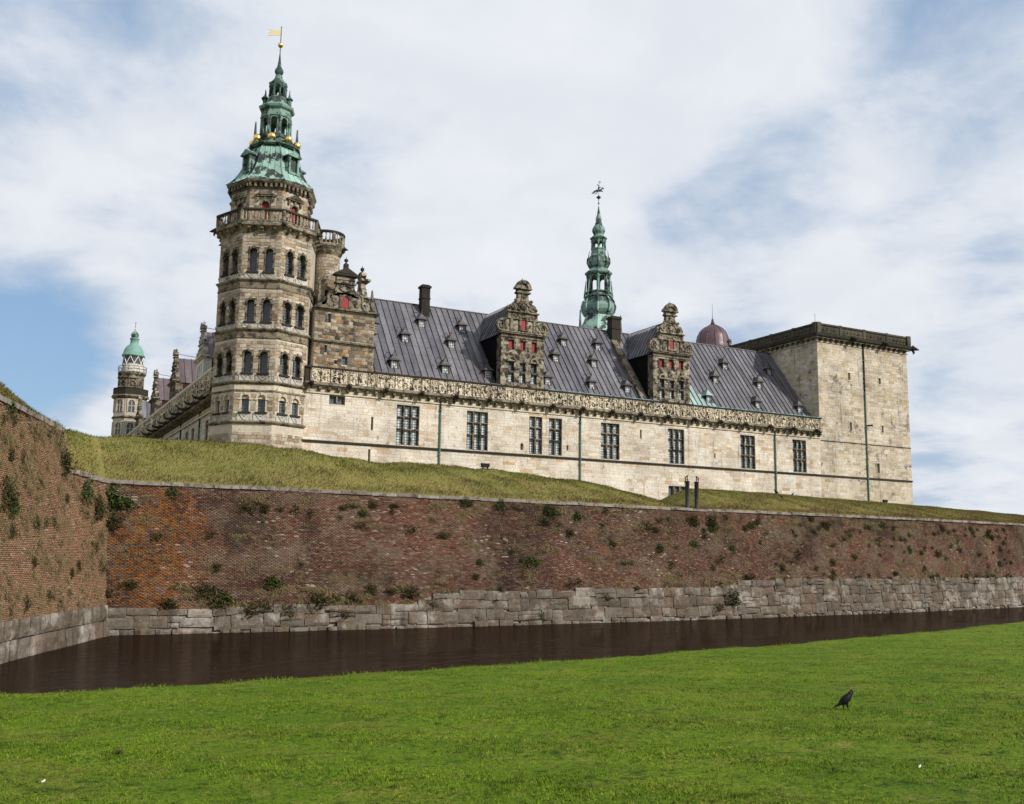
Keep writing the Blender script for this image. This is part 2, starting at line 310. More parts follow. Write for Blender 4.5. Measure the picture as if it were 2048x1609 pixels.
def mat_water():
    m = bpy.data.materials.new('water'); m.use_nodes = True; m.node_tree.nodes.clear(); t = NT(m.node_tree); MATS['water'] = m; P = pos(t)
    P2 = t.n('ShaderNodeVectorRotate', {'Vector': P, 'Angle': R(-25)}, rotation_type='Z_AXIS').outputs[0]
    w1 = t.noise(t.scalev(P2, (0.45, 1.5, 1)), 1.2, 5, 0.6, 0.5); w2 = t.noise(t.scalev(P2, (0.6, 1.8, 1)), 4.2, 4, 0.6, 0.3)
    w0 = t.noise(t.scalev(P2, (0.35, 1.0, 1)), 0.55, 4, 0.6, 0.8)
    h = t.math('ADD', t.math('ADD', w1, t.math('MULTIPLY', w2, 0.25)), t.math('MULTIPLY', w0, 2.2))
    bp = t.n('ShaderNodeBump', {'Height': h, 'Strength': 1.0, 'Distance': 0.13})
    d = t.n('ShaderNodeBsdfDiffuse', {'Color': (0.0085, 0.0048, 0.0028, 1)})
    g = t.n('ShaderNodeBsdfGlossy', {'Color': (0.80, 0.70, 0.61, 1), 'Roughness': 0.03, 'Normal': bp.outputs[0]})
    fr = t.n('ShaderNodeLayerWeight', {'Blend': 0.5, 'Normal': bp.outputs[0]})
    fac = t.n('ShaderNodeMapRange', {0: fr.outputs['Facing'], 1: 0.45, 2: 1.0, 3: 0.03, 4: 0.28})
    mx = t.n('ShaderNodeMixShader', {0: fac.outputs[0], 1: d.outputs[0], 2: g.outputs[0]})
    o = t.n('ShaderNodeOutputMaterial'); t.l.new(mx.outputs[0], o.inputs[0])
mat_water()

# ------------------------------------------------------------------ mesh helpers
class MB:
    def __init__(s): s.v = []; s.f = []; s.r = []; s.cur = 0.5; s.uv = None
    def face(s, pts):
        i = len(s.v); s.v.extend(tuple(p) for p in pts); s.f.append(tuple(range(i, i+len(pts)))); s.r.append(s.cur)
    def grid(s, rows, closed=False):
        i = len(s.v); n = len(rows[0])
        for rr in rows: s.v.extend(tuple(p) for p in rr)
        for a in range(len(rows)-1):
            for b in range(n if closed else n-1):
                b2 = (b+1) % n
                s.f.append((i+a*n+b, i+a*n+b2, i+(a+1)*n+b2, i+(a+1)*n+b)); s.r.append(s.cur)
    def hexa(s, p):   # 8 corners: bottom 4 (ccw), top 4
        i = len(s.v); s.v.extend(tuple(q) for q in p)
        for f in ((0, 3, 2, 1), (4, 5, 6, 7), (0, 1, 5, 4), (1, 2, 6, 5), (2, 3, 7, 6), (3, 0, 4, 7)):
            s.f.append(tuple(i+k for k in f)); s.r.append(s.cur)
    def box(s, x0, x1, y0, y1, z0, z1):
        s.hexa(((x0, y0, z0), (x1, y0, z0), (x1, y1, z0), (x0, y1, z0), (x0, y0, z1), (x1, y0, z1), (x1, y1, z1), (x0, y1, z1)))
    def fbox(s, F, u0, u1, v0, v1, n0, n1):
        s.hexa([F(u0, v0, n1), F(u1, v0, n1), F(u1, v0, n0), F(u0, v0, n0), F(u0, v1, n1), F(u1, v1, n1), F(u1, v1, n0), F(u0, v1, n0)])
    def prism(s, F, poly, n0, n1):  # poly in (u,v) ccw seen from outside
        k = len(poly); i = len(s.v)
        s.v.extend(tuple(F(u, v, n1)) for u, v in poly); s.v.extend(tuple(F(u, v, n0)) for u, v in poly)
        s.f.append(tuple(range(i, i+k))); s.r.append(s.cur)
        s.f.append(tuple(range(i+2*k-1, i+k-1, -1))); s.r.append(s.cur)
        for a in range(k):
            b = (a+1) % k; s.f.append((i+b, i+a, i+k+a, i+k+b)); s.r.append(s.cur)
    def lathe(s, cx, cy, prof, n=16, rot=0.0, cap=True):
        rows = [[(cx+r*math.cos(rot+2*math.pi*k/n), cy+r*math.sin(rot+2*math.pi*k/n), z) for k in range(n)] for r, z in prof]
        s.grid(rows, True)
        if cap:
            s.face(rows[-1]); s.face(rows[0][::-1])
    def tube(s, pts, r, n=6):
        pts = [Vector(p) for p in pts]; rr = r if isinstance(r, (list, tuple)) else [r]*len(pts); rows = []
        for i, p in enumerate(pts):
            d = (pts[min(i+1, len(pts)-1)]-pts[max(i-1, 0)]).normalized()
            a = d.orthogonal().normalized() if abs(d.z) > 0.9 else d.cross(Vector((0, 0, 1))).normalized(); b = d.cross(a)
            rows.append([p+(a*math.cos(2*math.pi*k/n)+b*math.sin(2*math.pi*k/n))*rr[i] for k in range(n)])
        s.grid(rows, True); s.face(rows[0]); s.face(rows[-1][::-1])
    def ball(s, c, r, n=12, m=7, sz=1.0):
        rows = []
        for j in range(m+1):
            a = -math.pi/2+math.pi*j/m; q = max(math.cos(a), 0.02)
            rows.append([(c[0]+r*q*math.cos(2*math.pi*k/n), c[1]+r*q*math.sin(2*math.pi*k/n), c[2]+r*sz*math.sin(a)) for k in range(n)])
        s.grid(rows, True)
    def mesh(s, name, smooth=False):
        me = bpy.data.meshes.new(name); me.from_pydata(s.v, [], s.f)
        at = me.attributes.new('rnd', 'FLOAT', 'FACE'); at.data.foreach_set('value', np.array(s.r, dtype=np.float32))
        if smooth: me.polygons.foreach_set('use_smooth', [True]*len(me.polygons))
        return me

W = {}
def link(name, data, mat=None, parent=None, loc=(0, 0, 0), rotz=0.0, scale=1.0, kind=None, rotm=None):
    o = bpy.data.objects.new(name, data); COL.objects.link(o)
    if rotm is not None: M = rotm
    else: M = Matrix.Translation(loc) @ Matrix.Rotation(rotz, 4, 'Z') @ (Matrix.Scale(scale, 4) if isinstance(scale, (int, float)) else Matrix.Diagonal((*scale, 1)))
    if parent:
        o.parent = parent; o.matrix_parent_inverse = W[parent.name].inverted()
    o.matrix_basis = M; W[o.name] = M
    if mat and data and not data.materials: data.materials.append(MATS[mat])
    if kind: o['kind'] = kind
    return o
def obj(name, mb, mat, parent=None, smooth=False, **k):
    return link(name, mb.mesh(name, smooth), mat, parent, **k)
def tag(o, label, cat, group=None):
    o['label'] = label; o['category'] = cat
    if group: o['group'] = group
    return o
def thing(name, label, cat, loc, group=None):
    return tag(link(name, None, loc=loc), label, cat, group)
def raw_mesh(name, V, Fc, rnd, mat):
    me = bpy.data.meshes.new(name); k = Fc.shape[1]
    me.vertices.add(len(V)); me.vertices.foreach_set('co', V.astype(np.float32).ravel())
    me.loops.add(Fc.size); me.loops.foreach_set('vertex_index', Fc.astype(np.int32).ravel())
    me.polygons.add(len(Fc)); me.polygons.foreach_set('loop_start', np.arange(0, Fc.size, k, dtype=np.int32))
    try: me.polygons.foreach_set('loop_total', np.full(len(Fc), k, dtype=np.int32))
    except Exception: pass
    me.update(calc_edges=True); me.validate()
    at = me.attributes.new('rnd', 'FLOAT', 'FACE'); at.data.foreach_set('value', rnd.astype(np.float32))
    me.materials.append(MATS[mat]); return me

def frame(ox, oy, deg):
    a = R(deg); N = (math.cos(a), math.sin(a)); U = (-math.sin(a), math.cos(a))
    def F(u, v, n=0.0): return (ox+U[0]*u+N[0]*n, oy+U[1]*u+N[1]*n, v)
    F.rotz = a+math.pi/2; F.deg = deg
    return F
L0 = frame(0, 0, -90)     # local frame for shared pieces: x right, z up, -y out

def wall_holes(mb, F, u0, u1, v0, v1, holes, depth=0.4, n=0.0):
    us = sorted({u0, u1, *[h[0] for h in holes], *[h[1] for h in holes]}); vs = sorted({v0, v1, *[h[2] for h in holes], *[h[3] for h in holes]})
    us = [u for u in us if u0 <= u <= u1]; vs = [v for v in vs if v0 <= v <= v1]
    for a, b in zip(us, us[1:]):
        for c, d in zip(vs, vs[1:]):
            m = ((a+b)/2, (c+d)/2)
            if any(h[0] < m[0] < h[1] and h[2] < m[1] < h[3] for h in holes): continue
            mb.face((F(a, c, n), F(b, c, n), F(b, d, n), F(a, d, n)))
    for h in holes:
        a, b, c, d = h
        mb.face((F(a, c, n), F(a, d, n), F(a, d, n-depth), F(a, c, n-depth))); mb.face((F(b, c, n), F(b, c, n-depth), F(b, d, n-depth), F(b, d, n)))
        mb.face((F(a, c, n), F(a, c, n-depth), F(b, c, n-depth), F(b, c, n))); mb.face((F(a, d, n), F(b, d, n), F(b, d, n-depth), F(a, d, n-depth)))
        mb.face((F(a, c, n-depth), F(b, c, n-depth), F(b, d, n-depth), F(a, d, n-depth)))

def stones(F, u0, u1, v0, v1, holes=(), h=(0.28, 0.36), l=(0.45, 1.0), joint=0.022, proud=(0.02, 0.05), clip=None):
    out = []; v = v0
    while v < v1-0.05:
        hh = min(rng.uniform(*h), v1-v)
        if v1-v-hh < 0.12: hh = v1-v
        cuts = [(u0, u1)]
        if clip: cuts = [clip(v+hh/2)]
        for a, b, c, d in holes:
            if d > v+0.02 and c < v+hh-0.02:
                nc = []
                for p, q in cuts:
                    if b <= p or a >= q: nc.append((p, q))
                    else:
                        if a-p > 0.05: nc.append((p, a))
                        if q-b > 0.05: nc.append((b, q))
                cuts = nc
        for p, q in cuts:
            u = p
            while u < q-0.02:
                ll = rng.uniform(*l)
                if u == p: ll *= rng.uniform(0.4, 1)
                if q-u-ll < l[0]*0.6: ll = q-u
                out.append((F, u+joint/2, u+ll-joint/2, v+joint/2, v+hh-joint/2, rng.uniform(*proud), rng.random()))
                u += ll
        v += hh
    return out
def emit_stones(lst, parent, mat, name='ashlar_block', keep=300, visible=lambda F: True):
    def size(s):
        F, a, b, c, d, n, r = s
        if not visible(F): return -1
        p = Vector(F((a+b)/2, (c+d)/2)) - EYE; q = Vector(F(b, c)) - EYE; o = Vector(F(a, c)) - EYE
        nrm = Vector(F(0, 0, 1))-Vector(F(0, 0, 0)); cosv = -p.normalized().dot(nrm)
        return (b-a)*(d-c)*max(cosv, 0)/p.length_squared
    lst.sort(key=size, reverse=True)
    def put(mb, s):
        F, a, b, c, d, n, r = s; mb.cur = r; e = 0.012
        i = len(mb.v)
        mb.v.extend((F(a, c, 0), F(b, c, 0), F(b, d, 0), F(a, d, 0), F(a+e, c+e, n), F(b-e, c+e, n), F(b-e, d-e, n), F(a+e, d-e, n)))
        for f in ((4, 5, 6, 7), (0, 1, 5, 4), (1, 2, 6, 5), (2, 3, 7, 6), (3, 0, 4, 7)): mb.f.append(tuple(i+k for k in f)); mb.r.append(r)
    for s in lst[:keep]:
        mb = MB(); put(mb, s); obj(name, mb, mat, parent)
    if len(lst) > keep:
        mb = MB()
        for s in lst[keep:]: put(mb, s)
        obj('ashlar_masonry', mb, mat, parent, kind='stuff')

def pane(name, F, u0, u1, v0, v1, n, mat, parent, arch=0):
    me = bpy.data.meshes.new(name)
    pts = [(u0, v0), (u1, v0), (u1, v1), (u0, v1)]
    if arch:
        c = (u0+u1)/2; r = (u1-u0)/2
        pts = [(u0, v0), (u1, v0)]+[(c+r*math.cos(math.pi*k/8), v1-r+r*math.sin(math.pi*k/8)) for k in range(9)]
    k = len(pts)
    V = [F(u, v, n) for u, v in pts]+[F(u, v, n-0.03) for u, v in pts]
    me.from_pydata(V, [], [tuple(range(k)), tuple(range(2*k-1, k-1, -1))]+[((a+1) % k, a, k+a, k+(a+1) % k) for a in range(k)])
    at = me.attributes.new('uvm', 'FLOAT_VECTOR', 'CORNER')
    for lp in me.loops: 
        q = pts[lp.vertex_index % k]; at.data[lp.index].vector = (q[0]-u0+0.05+rng.random()*0, q[1]-v0+0.05, u0)
    return link(name, me, mat, parent)

def mullion_window(F, u0, u1, v0, v1, cols, rows, parent, mat='window_wood', glass='glass_light', n=-0.10, mw=0.13, fr=0.07, name='window'):
    mb = MB(); nb = n-0.30
    cu = [u0+(u1-u0)*k/cols for k in range(cols+1)]; rv = [v0+(v1-v0)*r for r in rows]
    mb.fbox(F, u0-0.004, u0+fr, v0, v1, nb, n-0.003); mb.fbox(F, u1-fr, u1+0.004, v0, v1, nb, n-0.003)
    mb.fbox(F, u0+fr, u1-fr, v1-fr, v1+0.004, nb, n-0.003); mb.fbox(F, u0+fr, u1-fr, v0-0.004, v0+fr, nb, n-0.003)
    for c in cu[1:-1]: mb.fbox(F, c-mw/2, c+mw/2, v0+fr, v1-fr, nb, n+0.03)
    for r in rv[1:-1]:
        for a, b in zip(cu, cu[1:]):
            mb.fbox(F, (a+mw/2 if a > u0 else a+fr), (b-mw/2 if b < u1 else b-fr), r-mw*0.4, r+mw*0.4, nb, n)
    w = obj(name, mb, mat, parent)
    for a, b in zip(cu, cu[1:]):
        for c, d in zip(rv, rv[1:]):
            pane('pane', F, a+fr*0.7, b-fr*0.7, c+0.03, d-0.03, n-0.25, glass, w)
    return w

def arch_plate(mb, F, uc, v0, v1, ho, hi, vs, n0, n1, seg=8, back=True):
    arc = [(uc+hi*math.cos(math.pi*k/seg), vs+hi*math.sin(math.pi*k/seg)) for k in range(seg+1)]  # right to left
    top = [(uc+ho-2*ho*k/seg, v1) for k in range(seg+1)]
    for n, flip in ((n1, False), (n0, True)):
        if flip and not back: continue
        qs = [((uc+hi, v0), (uc+ho, v0), (uc+ho, vs), (uc+hi, vs)), ((uc-ho, v0), (uc-hi, v0), (uc-hi, vs), (uc-ho, vs)),
              ((uc+hi, vs), (uc+ho, vs), (uc+ho, v1)), ((uc-ho, vs), (uc-hi, vs), (uc-ho, v1))]
        for k in range(seg): qs.append((arc[k], top[k], top[k+1], arc[k+1]))
        for q in qs:
            pts = [F(u, v, n) for u, v in q]; mb.face(pts[::-1] if flip else pts)
    inner = [(uc+hi, v0)]+arc+[(uc-hi, v0)]
    for a, b in zip(inner, inner[1:]): mb.face((F(*a, n1), F(*b, n1), F(*b, n0), F(*a, n0)))
    outer = [(uc-ho, v0), (uc-ho, v1), (uc+ho, v1), (uc+ho, v0)]
    for a, b in zip(outer, outer[1:]): mb.face((F(*a, n1), F(*b, n1), F(*b, n0), F(*a, n0)))
def arch_ring(mb, F, uc, vs, r0, r1, n0, n1, seg=10):
    for k in range(seg):
        a, b = math.pi*k/seg, math.pi*(k+1)/seg
        p = [(uc+r*math.cos(x), vs+r*math.sin(x)) for r, x in ((r0, a), (r1, a), (r1, b), (r0, b))]
        mb.hexa([F(*p[0], n1), F(*p[1], n1), F(*p[1], n0), F(*p[0], n0), F(*p[3], n1), F(*p[2], n1), F(*p[2], n0), F(*p[3], n0)])

# ------------------------------------------------------------------ ground, water, lawn, ramparts
def lerp(x, xs, ys): return float(np.interp(x, xs, ys))
def edge(X):
    q = np.clip(X, -40, 60); e = 25+.142*(q-.56)+.00242*(q-.56)*(q-13.73)
    return e+(X-q)*0.2
def lawn_z(X, Y):
    e = edge(X); s = Y/e
    z = 2.8-1.5*np.clip(s, -0.6, 1.0)
    z = z + 0.03*np.sin(X*0.7+1.3)*np.sin(Y*0.6) + 0.02*np.sin(X*1.9+Y*1.3)
    over = np.clip(Y-e, 0, None)
    return z - 0.9*np.clip(over, 0, 2.2)
def make_ground():
    g = MB(); S = 1800; g.face(((-S, -S, -1.2), (S, -S, -1.2), (S, S, -1.2), (-S, S, -1.2)))
    obj('ground', g, 'rampart', kind='structure')
    w = MB(); w.face(((-60, 10, 0), (170, 10, 0), (170, 110, 0), (-60, 110, 0))); obj('moat_water', w, 'water', kind='structure')
    nx, ny = 150, 110
    xs = np.linspace(-45, 105, nx); ts = np.concatenate([np.linspace(-40, 0, 20), np.linspace(0.6, 1.0, 1)])
    V = []; 
    for i, x in enumerate(xs):
        e = float(edge(x))
        ys = np.concatenate([np.linspace(-40, 0, 16), np.linspace(0.4, e, 70), np.linspace(e+0.08, e+2.2, 8)])
        z = lawn_z(np.full_like(ys, x), ys)
        V.append([(x, y, zz) for y, zz in zip(ys, z)])
    mb = MB(); mb.grid([list(r) for r in V][::-1]); obj('lawn', mb, 'lawn', smooth=True, kind='structure')
make_ground()

def wall_base(X): return 57.4+.02*(X-6)+.0012*(X-6)**2 if X < 100 else 57.4+1.88+10.6+(X-100)*.246
def cop_z(X): return 8.22+max(0, X-45)*.009
def wall_pt(X, z, n=0.0): return (X, wall_base(X)+.9*z/8.1-n, z)
CX_ = [-30, 3, 5.4, 8.8, 14, 19.3, 24.2, 27.4, 34, 42.9, 45.6, 47.6, 49.2, 50.2, 51.0, 52.3, 53.9, 60, 70, 94.7, 140]
CZ_ = [11.05, 11.05, 11.3, 11.5, 11.5, 11.3, 10.78, 11.0, 10.85, 10.36, 9.95, 9.35, 8.55, 8.45, 8.9, 9.85, 10.43, 10.55, 10.5, 10.5, 10.5]
def ramp_z(X, s):   # s metres behind the coping line
    c = lerp(X, CX_, CZ_); z0 = cop_z(X)+0.02
    w = 7.6
    if s < w: k = s/w; z = z0+(c-z0)*(0.62*k+0.38*math.sin(k*math.pi/2)) if c > z0 else z0
    elif s < 13: k = (s-w)/(13-w); z = c+(9.0-c)*(k*k*(3-2*k))
    else: z = 9.0
    if s < 9 and s > 0.8: z += (0.05*math.sin(X*1.7+s)+0.04*math.sin(X*0.63-s*1.9))*(1 if X < 45 else .25)
    return z
def make_rampart():
    rows = []
    ss = [0, .3, .6, 1, 1.6, 2.4, 3.2, 4, 4.8, 5.6, 6.4, 7.0, 7.6, 8.2, 9, 10, 11.5, 13, 18, 30, 95]
    for s in ss:
        row = []
        for X in np.arange(-14, 170, 0.7):
            y0 = wall_base(X)+1.2 if X > 5.4 else float(np.interp(X, (3.6, 5.4), (54.2, 58.6)))
            row.append((X, y0+s, ramp_z(X, s)))
        rows.append(row)
    mb = MB(); mb.grid(rows); obj('rampart', mb, 'rampart', smooth=True, kind='structure')
make_rampart()

def flank_x(Y, z):
    b = .82+.417*(Y-45) if Y > 45 else .82+.30*(Y-45)
    t = .36+.288*(Y-45) if Y < 54 else 2.95+(Y-54)*.6
    return b+(t-b)*z/10.4
def flank_top(Y): return 10.4 if Y < 53.9 else 8.46-(Y-53.9)*.06
def terrace_z(s, Y): return 10.42+1.5*min(max(s-.2, 0)/2.0, 1)*min(1, max(0, (54.2-Y)/5))+.1*min(s, 7)*min(1, (54-Y)/6+.15)
def make_bastion_ground():
    rows = []
    for s in (0.25, .7, 1.2, 1.9, 4, 7, 12, 40):
        row = []
        for Y in np.arange(30, 54.2, 0.8):
            row.append((flank_x(Y, 10.4)-s, Y, terrace_z(s, Y)))
        rows.append(row)
    mb = MB(); mb.grid(rows); 
    # slope from the bastion end down to the lower terrace
    e = rows_end = [r[-1] for r in rows]
    low = [(p[0]+0.35, p[1]+1.2, p[2]-1.3) for p in e]; low2 = [(p[0]+0.7, p[1]+3.4, p[2]-1.95) for p in e]; low3 = [(p[0]+1.6, p[1]+9.0, p[2]-2.6) for p in e]
    mb.grid([e, low, low2, low3])
    obj('bastion_terrace', mb, 'rampart', smooth=True, kind='structure')
make_bastion_ground()

# ------------------------------------------------------------------ moat curtain and bastion flank
def granite_top(X): return lerp(X, [0, 23.5, 25.5, 34, 37, 49, 52, 60, 200], [1.35, 1.45, 2.15, 2.15, 2.3, 2.4, 2.75, 3.05, 3.05])
def brick_field(ptfun, u0, u1, ztop, zbot, bl=0.25, bh=0.078, seed=3):
    g = np.random.default_rng(seed); B = []
    z = 0.3; row = 0
    while z < 11:
        us = np.arange(u0-(bl/2 if row % 2 else 0), u1, bl)
        for u in us:
            um = u+bl/2
            if z < zbot(um)-0.1 or z+bh > ztop(um): continue
            B.append((u+0.006, u+bl-0.006, z+0.006, z+bh-0.006))
        z += bh; row += 1
    B = np.array(B); n = len(B)
    pr = g.uniform(0.012, 0.04, n); pr = np.where(g.random(n) < 0.05, 0.003, pr); pr = np.where(g.random(n) < 0.03, 0.06, pr)
    rn = g.random(n)
    V = np.empty((n, 8, 3))
    for k, (iu, iz, o) in enumerate(((0, 2, 0), (1, 2, 0), (1, 3, 0), (0, 3, 0), (0, 2, 1), (1, 2, 1), (1, 3, 1), (0, 3, 1))):
        V[:, k, :] = ptfun(B[:, iu], B[:, iz], pr if o else np.full(n, -0.01))
    base = np.arange(n)[:, None]*8
    q = np.array([(4, 5, 6, 7), (0, 1, 5, 4), (1, 2, 6, 5), (2, 3, 7, 6), (3, 0, 4, 7)])
    Fc = (base[:, :, None]+q[None]).reshape(-1, 4)
    return V.reshape(-1, 3), Fc, np.repeat(rn, 5)
def wb_np(X): return np.where(X < 100, 57.4+.02*(X-6)+.0012*(X-6)**2, 57.4+1.88+10.6+(X-100)*.246)
def bulge(X, z): return 0.05*np.sin(X*0.9+z*0.7)+0.04*np.sin(X*0.37-z*1.3)
def curtain_np(X, z, n):
    return np.stack([X, wb_np(X)+.9*z/8.1-n-bulge(X, z)*0.6, z], -1)
def flank_np(Y, z, n):
    b = np.where(Y > 45, .82+.417*(Y-45), .82+.30*(Y-45)); t = np.where(Y < 54, .36+.288*(Y-45), 2.95+(Y-54)*.6)
    x = b+(t-b)*z/10.4
    return np.stack([x+n*0.93+bulge(Y, z)*0.6, Y-n*0.35, z], -1)

def rough_block(mb, P, jit=0.03):
    """P: 8 corners of a block; a chipped, slightly domed granite block."""
    P = [np.array(p, float) for p in P]
    mb.hexa([p+rng.uniform(-jit, jit, 3) for p in P])
def make_block_mesh(P, depth_dir, bulge_amt):
    # front quad P (4 pts), built as an uneven pillow with a bevelled rim
    mb = MB(); P = np.array(P, float); c = P.mean(0); d = np.array(depth_dir, float)
    n = 5; rows = []
    w = np.linalg.norm(P[1]-P[0]); h = np.linalg.norm(P[3]-P[0])
    for j in range(n):
        row = []
        for i in range(n):
            a, b = i/(n-1), j/(n-1)
            p = (P[0]*(1-a)*(1-b)+P[1]*a*(1-b)+P[2]*a*b+P[3]*(1-a)*b)
            rim = 0 if (i in (0, n-1) or j in (0, n-1)) else 1
            p = p+d*(bulge_amt*rim*rng.uniform(0.55, 1.15)-(1-rim)*0.02)+rng.uniform(-0.018, 0.018, 3)
            row.append(p)
        rows.append(row)
    mb.grid(rows)
    rim = rows[0]+[r[-1] for r in rows[1:]]+rows[-1][-2::-1]+[r[0] for r in rows[-2:0:-1]]
    back = [p-d*0.35 for p in rim]
    mb.grid([back, rim], True)
    return mb

def make_moat_wall():
    t = thing('moat_wall', 'long weathered red brick curtain wall rising from the moat on granite blocks', 'wall', (6, 57.5, 0))
    b = MB(); xs = list(np.arange(4.6, 150, 1.0))
    b.grid([[curtain_np(np.array(x), np.array(z), np.array(0.0)) for x in xs] for z in (-1.0, 0, 1, 2, 3, 4, 5, 6, 7, 8.0)]+[[(x, wall_base(x)+2.2, cop_z(x)-.1) for x in xs]])
    obj('wall_core', b, 'brick_mortar', t)
    V, Fc, rn = brick_field(curtain_np, 4.7, 149, lambda u: cop_z(u)-0.16, granite_top, seed=4)
    link('brickwork', raw_mesh('brickwork', V, Fc, rn, 'brick'), None, t, kind='stuff')
    # coping stones
    x = 5.15
    while x < 149:
        l = rng.uniform(1.25, 2.1); z = cop_z(x+l/2)+rng.uniform(-.02, .02); a, c = x+0.012, x+l-0.012
        ya, yc = wall_base(a)+.9, wall_base(c)+.9; o = rng.uniform(0.1, 0.15)
        mb = MB(); mb.hexa(((a, ya-o, z-.2), (c, yc-o, z-.2), (c, yc+.5, z-.2), (a, ya+.5, z-.2), (a, ya-o+.02, z), (c, yc-o+.02, z), (c, yc+.5, z), (a, ya+.5, z)))
        obj('coping_stone', mb, 'coping', t); x += l
    # granite courses: uneven beds, blocks of mixed length, rounded rubble at the waterline
    X0 = 5.9; bed0 = [-0.3, 0.26, 0.98, 1.68, 2.4, 3.1]
    ph = rng.uniform(0, 6, (6, 3))
    def bed(r, X):
        if r == 0: return -0.3
        return bed0[r]+.07*math.sin(X*.55+ph[r, 0])+.06*math.sin(X*1.3+ph[r, 1])+.04*math.sin(X*2.9+ph[r, 2])
    for r in range(5):
        x = X0+rng.uniform(0, .4)
        while x < 122:
            l = rng.uniform(0.5, 1.2) if r == 0 else float(rng.choice([rng.uniform(.5, .9), rng.uniform(.9, 1.5), rng.uniform(1.4, 2.0)]))
            if x > 55: l *= .72
            xm = x+l/2; gt = granite_top(xm)+rng.uniform(-.14, .14); z0, z1 = bed(r, xm), min(bed(r+1, xm), gt)
            if r == 0: z1 -= rng.uniform(-.05, .1)
            if gt > z0+.22:
                parts = [(z0, z1)]
                if r and z1-z0 > .5 and rng.random() < .16: k = rng.uniform(.35, .65); parts = [(z0, z0+(z1-z0)*k), (z0+(z1-z0)*k, z1)]
                for za, zb in parts:
                    j = lambda: rng.uniform(.002, .026)
                    n = .10+rng.uniform(0, .07)+(.25*rng.random() if r == 0 else 0)
                    q = [wall_pt(x+j(), za+j(), n+.03), wall_pt(x+l-j(), za+j(), n+.03), wall_pt(x+l-j(), zb-j(), n), wall_pt(x+j(), zb-j(), n)]
                    obj('granite_block', make_block_mesh(q, (0, -1, 0.1), rng.uniform(.06, .14) if r == 0 else rng.uniform(.01, .06)), 'granite', t)
            x += l
    return t
make_moat_wall()

def make_bastion():
    t = thing('bastion_wall', 'brick bastion flank at the left edge rising from the moat under a grass bank', 'wall', (3, 50, 0))
    b = MB(); ys = list(np.arange(31, 53.91, 0.7))+[53.92]; ys2 = [53.92]+list(np.arange(54.4, 58.4, .5))+[58.4]
    zs = (-1, 0, 1, 2, 3, 4, 5, 6, 7, 8, 9, 10.25)
    b.grid([[flank_np(np.array(y), np.array(z), np.array(0.)) for y in ys] for z in zs][::-1])
    b.grid([[flank_np(np.array(y), np.array(z*flank_top(y)/10.4), np.array(0.)) for y in ys2] for z in zs][::-1])
    b.face((flank_np(np.array(53.92), np.array(8.), np.array(0.)), flank_np(np.array(53.92), np.array(10.3), np.array(0.)), (1.6, 54.6, 10.2), (1.8, 54.6, 8.)))
    obj('wall_core', b, 'brick_mortar', t)
    V, Fc, rn = brick_field(flank_np, 31, 58.0, lambda y: flank_top(y)-0.15, lambda y: 1.5, seed=9)
    link('brickwork', raw_mesh('brickwork', V, Fc, rn, 'flank_brick'), None, t, kind='stuff')
    for y0, y1 in ((31, 53.9), (53.98, 58.3)):
        y = y0
        while y < y1-0.2:
            l = min(rng.uniform(1.0, 1.6), y1-y); z = flank_top(y+l/2)+rng.uniform(-.02, .02)
            if y1-y-l < .4: l = y1-y
            a, c = y+.012, y+l-.012; xa, xc = flank_x(a, z), flank_x(c, z); o = .14
            mb = MB(); mb.hexa(((xa-.5, a, z-.22), (xa+o, a, z-.22), (xc+o, c, z-.22), (xc-.5, c, z-.22), (xa-.5, a, z), (xa+o-.02, a, z), (xc+o-.02, c, z), (xc-.5, c, z)))
            obj('coping_stone', mb, 'coping', t); y += l
    for r, (z0, z1) in enumerate(((-0.2, 0.82), (0.82, 1.62))):
        y = 33+rng.uniform(0, .5)
        while y < 57.2:
            l = rng.uniform(0.75, 1.2); a, c = y+.02, y+l-.02; n = .22+rng.uniform(0, .05)-(0.06*r)
            q = [flank_np(np.array(u), np.array(z), np.array(n)) for u, z in ((a, z0), (c, z0), (c, z1-.03), (a, z1-.03))]
            obj('granite_block', make_block_mesh(q, (0.93, -.35, 0.1), rng.uniform(.03, .07)), 'granite', t); y += l
make_bastion()

# ------------------------------------------------------------------ shared ornament pieces (local: x right, z up, -y out)
def mesh_baluster(h=0.9, r=0.1):
    mb = MB(); mb.lathe(0, 0, [(r*k, h*z) for k, z in ((1.0, 0), (1.0, .08), (.55, .1), (.5, .14), (.95, .3), (.85, .42), (.45, .62), (.42, .8), (.6, .84), (.95, .9), (.95, 1))], 8, cap=False)
    return mb.mesh('baluster', True)
def mesh_corbel():
    mb = MB(); mb.prism(L0, [(-.13, 0.0), (.13, 0.0), (.13, .36), (-.13, .36)], 0, .2); mb.prism(L0, [(-.11, .13), (.11, .13), (.11, .34), (-.11, .34)], .2, .42); mb.prism(L0, [(-.11, .20), (.11, .20), (.11, .33), (-.11, .33)], .42, .5)
    return mb.mesh('corbel')
def mesh_gargoyle():
    mb = MB(); mb.ball((0, -.15, .1), .22, 8, 5); mb.ball((0, -.36, .04), .14, 8, 4); mb.ball((-.17, -.12, .28), .07, 6, 4); mb.ball((.17, -.12, .28), .07, 6, 4)
    mb.tube([(0, -.42, .0), (0, -.6, -.03)], [.08, .05], 6); mb.tube([(0, -.1, -.05), (0, -.2, -.3), (0, -.1, -.42)], [.12, .09, .03], 6)
    return mb.mesh('gargoyle', True)
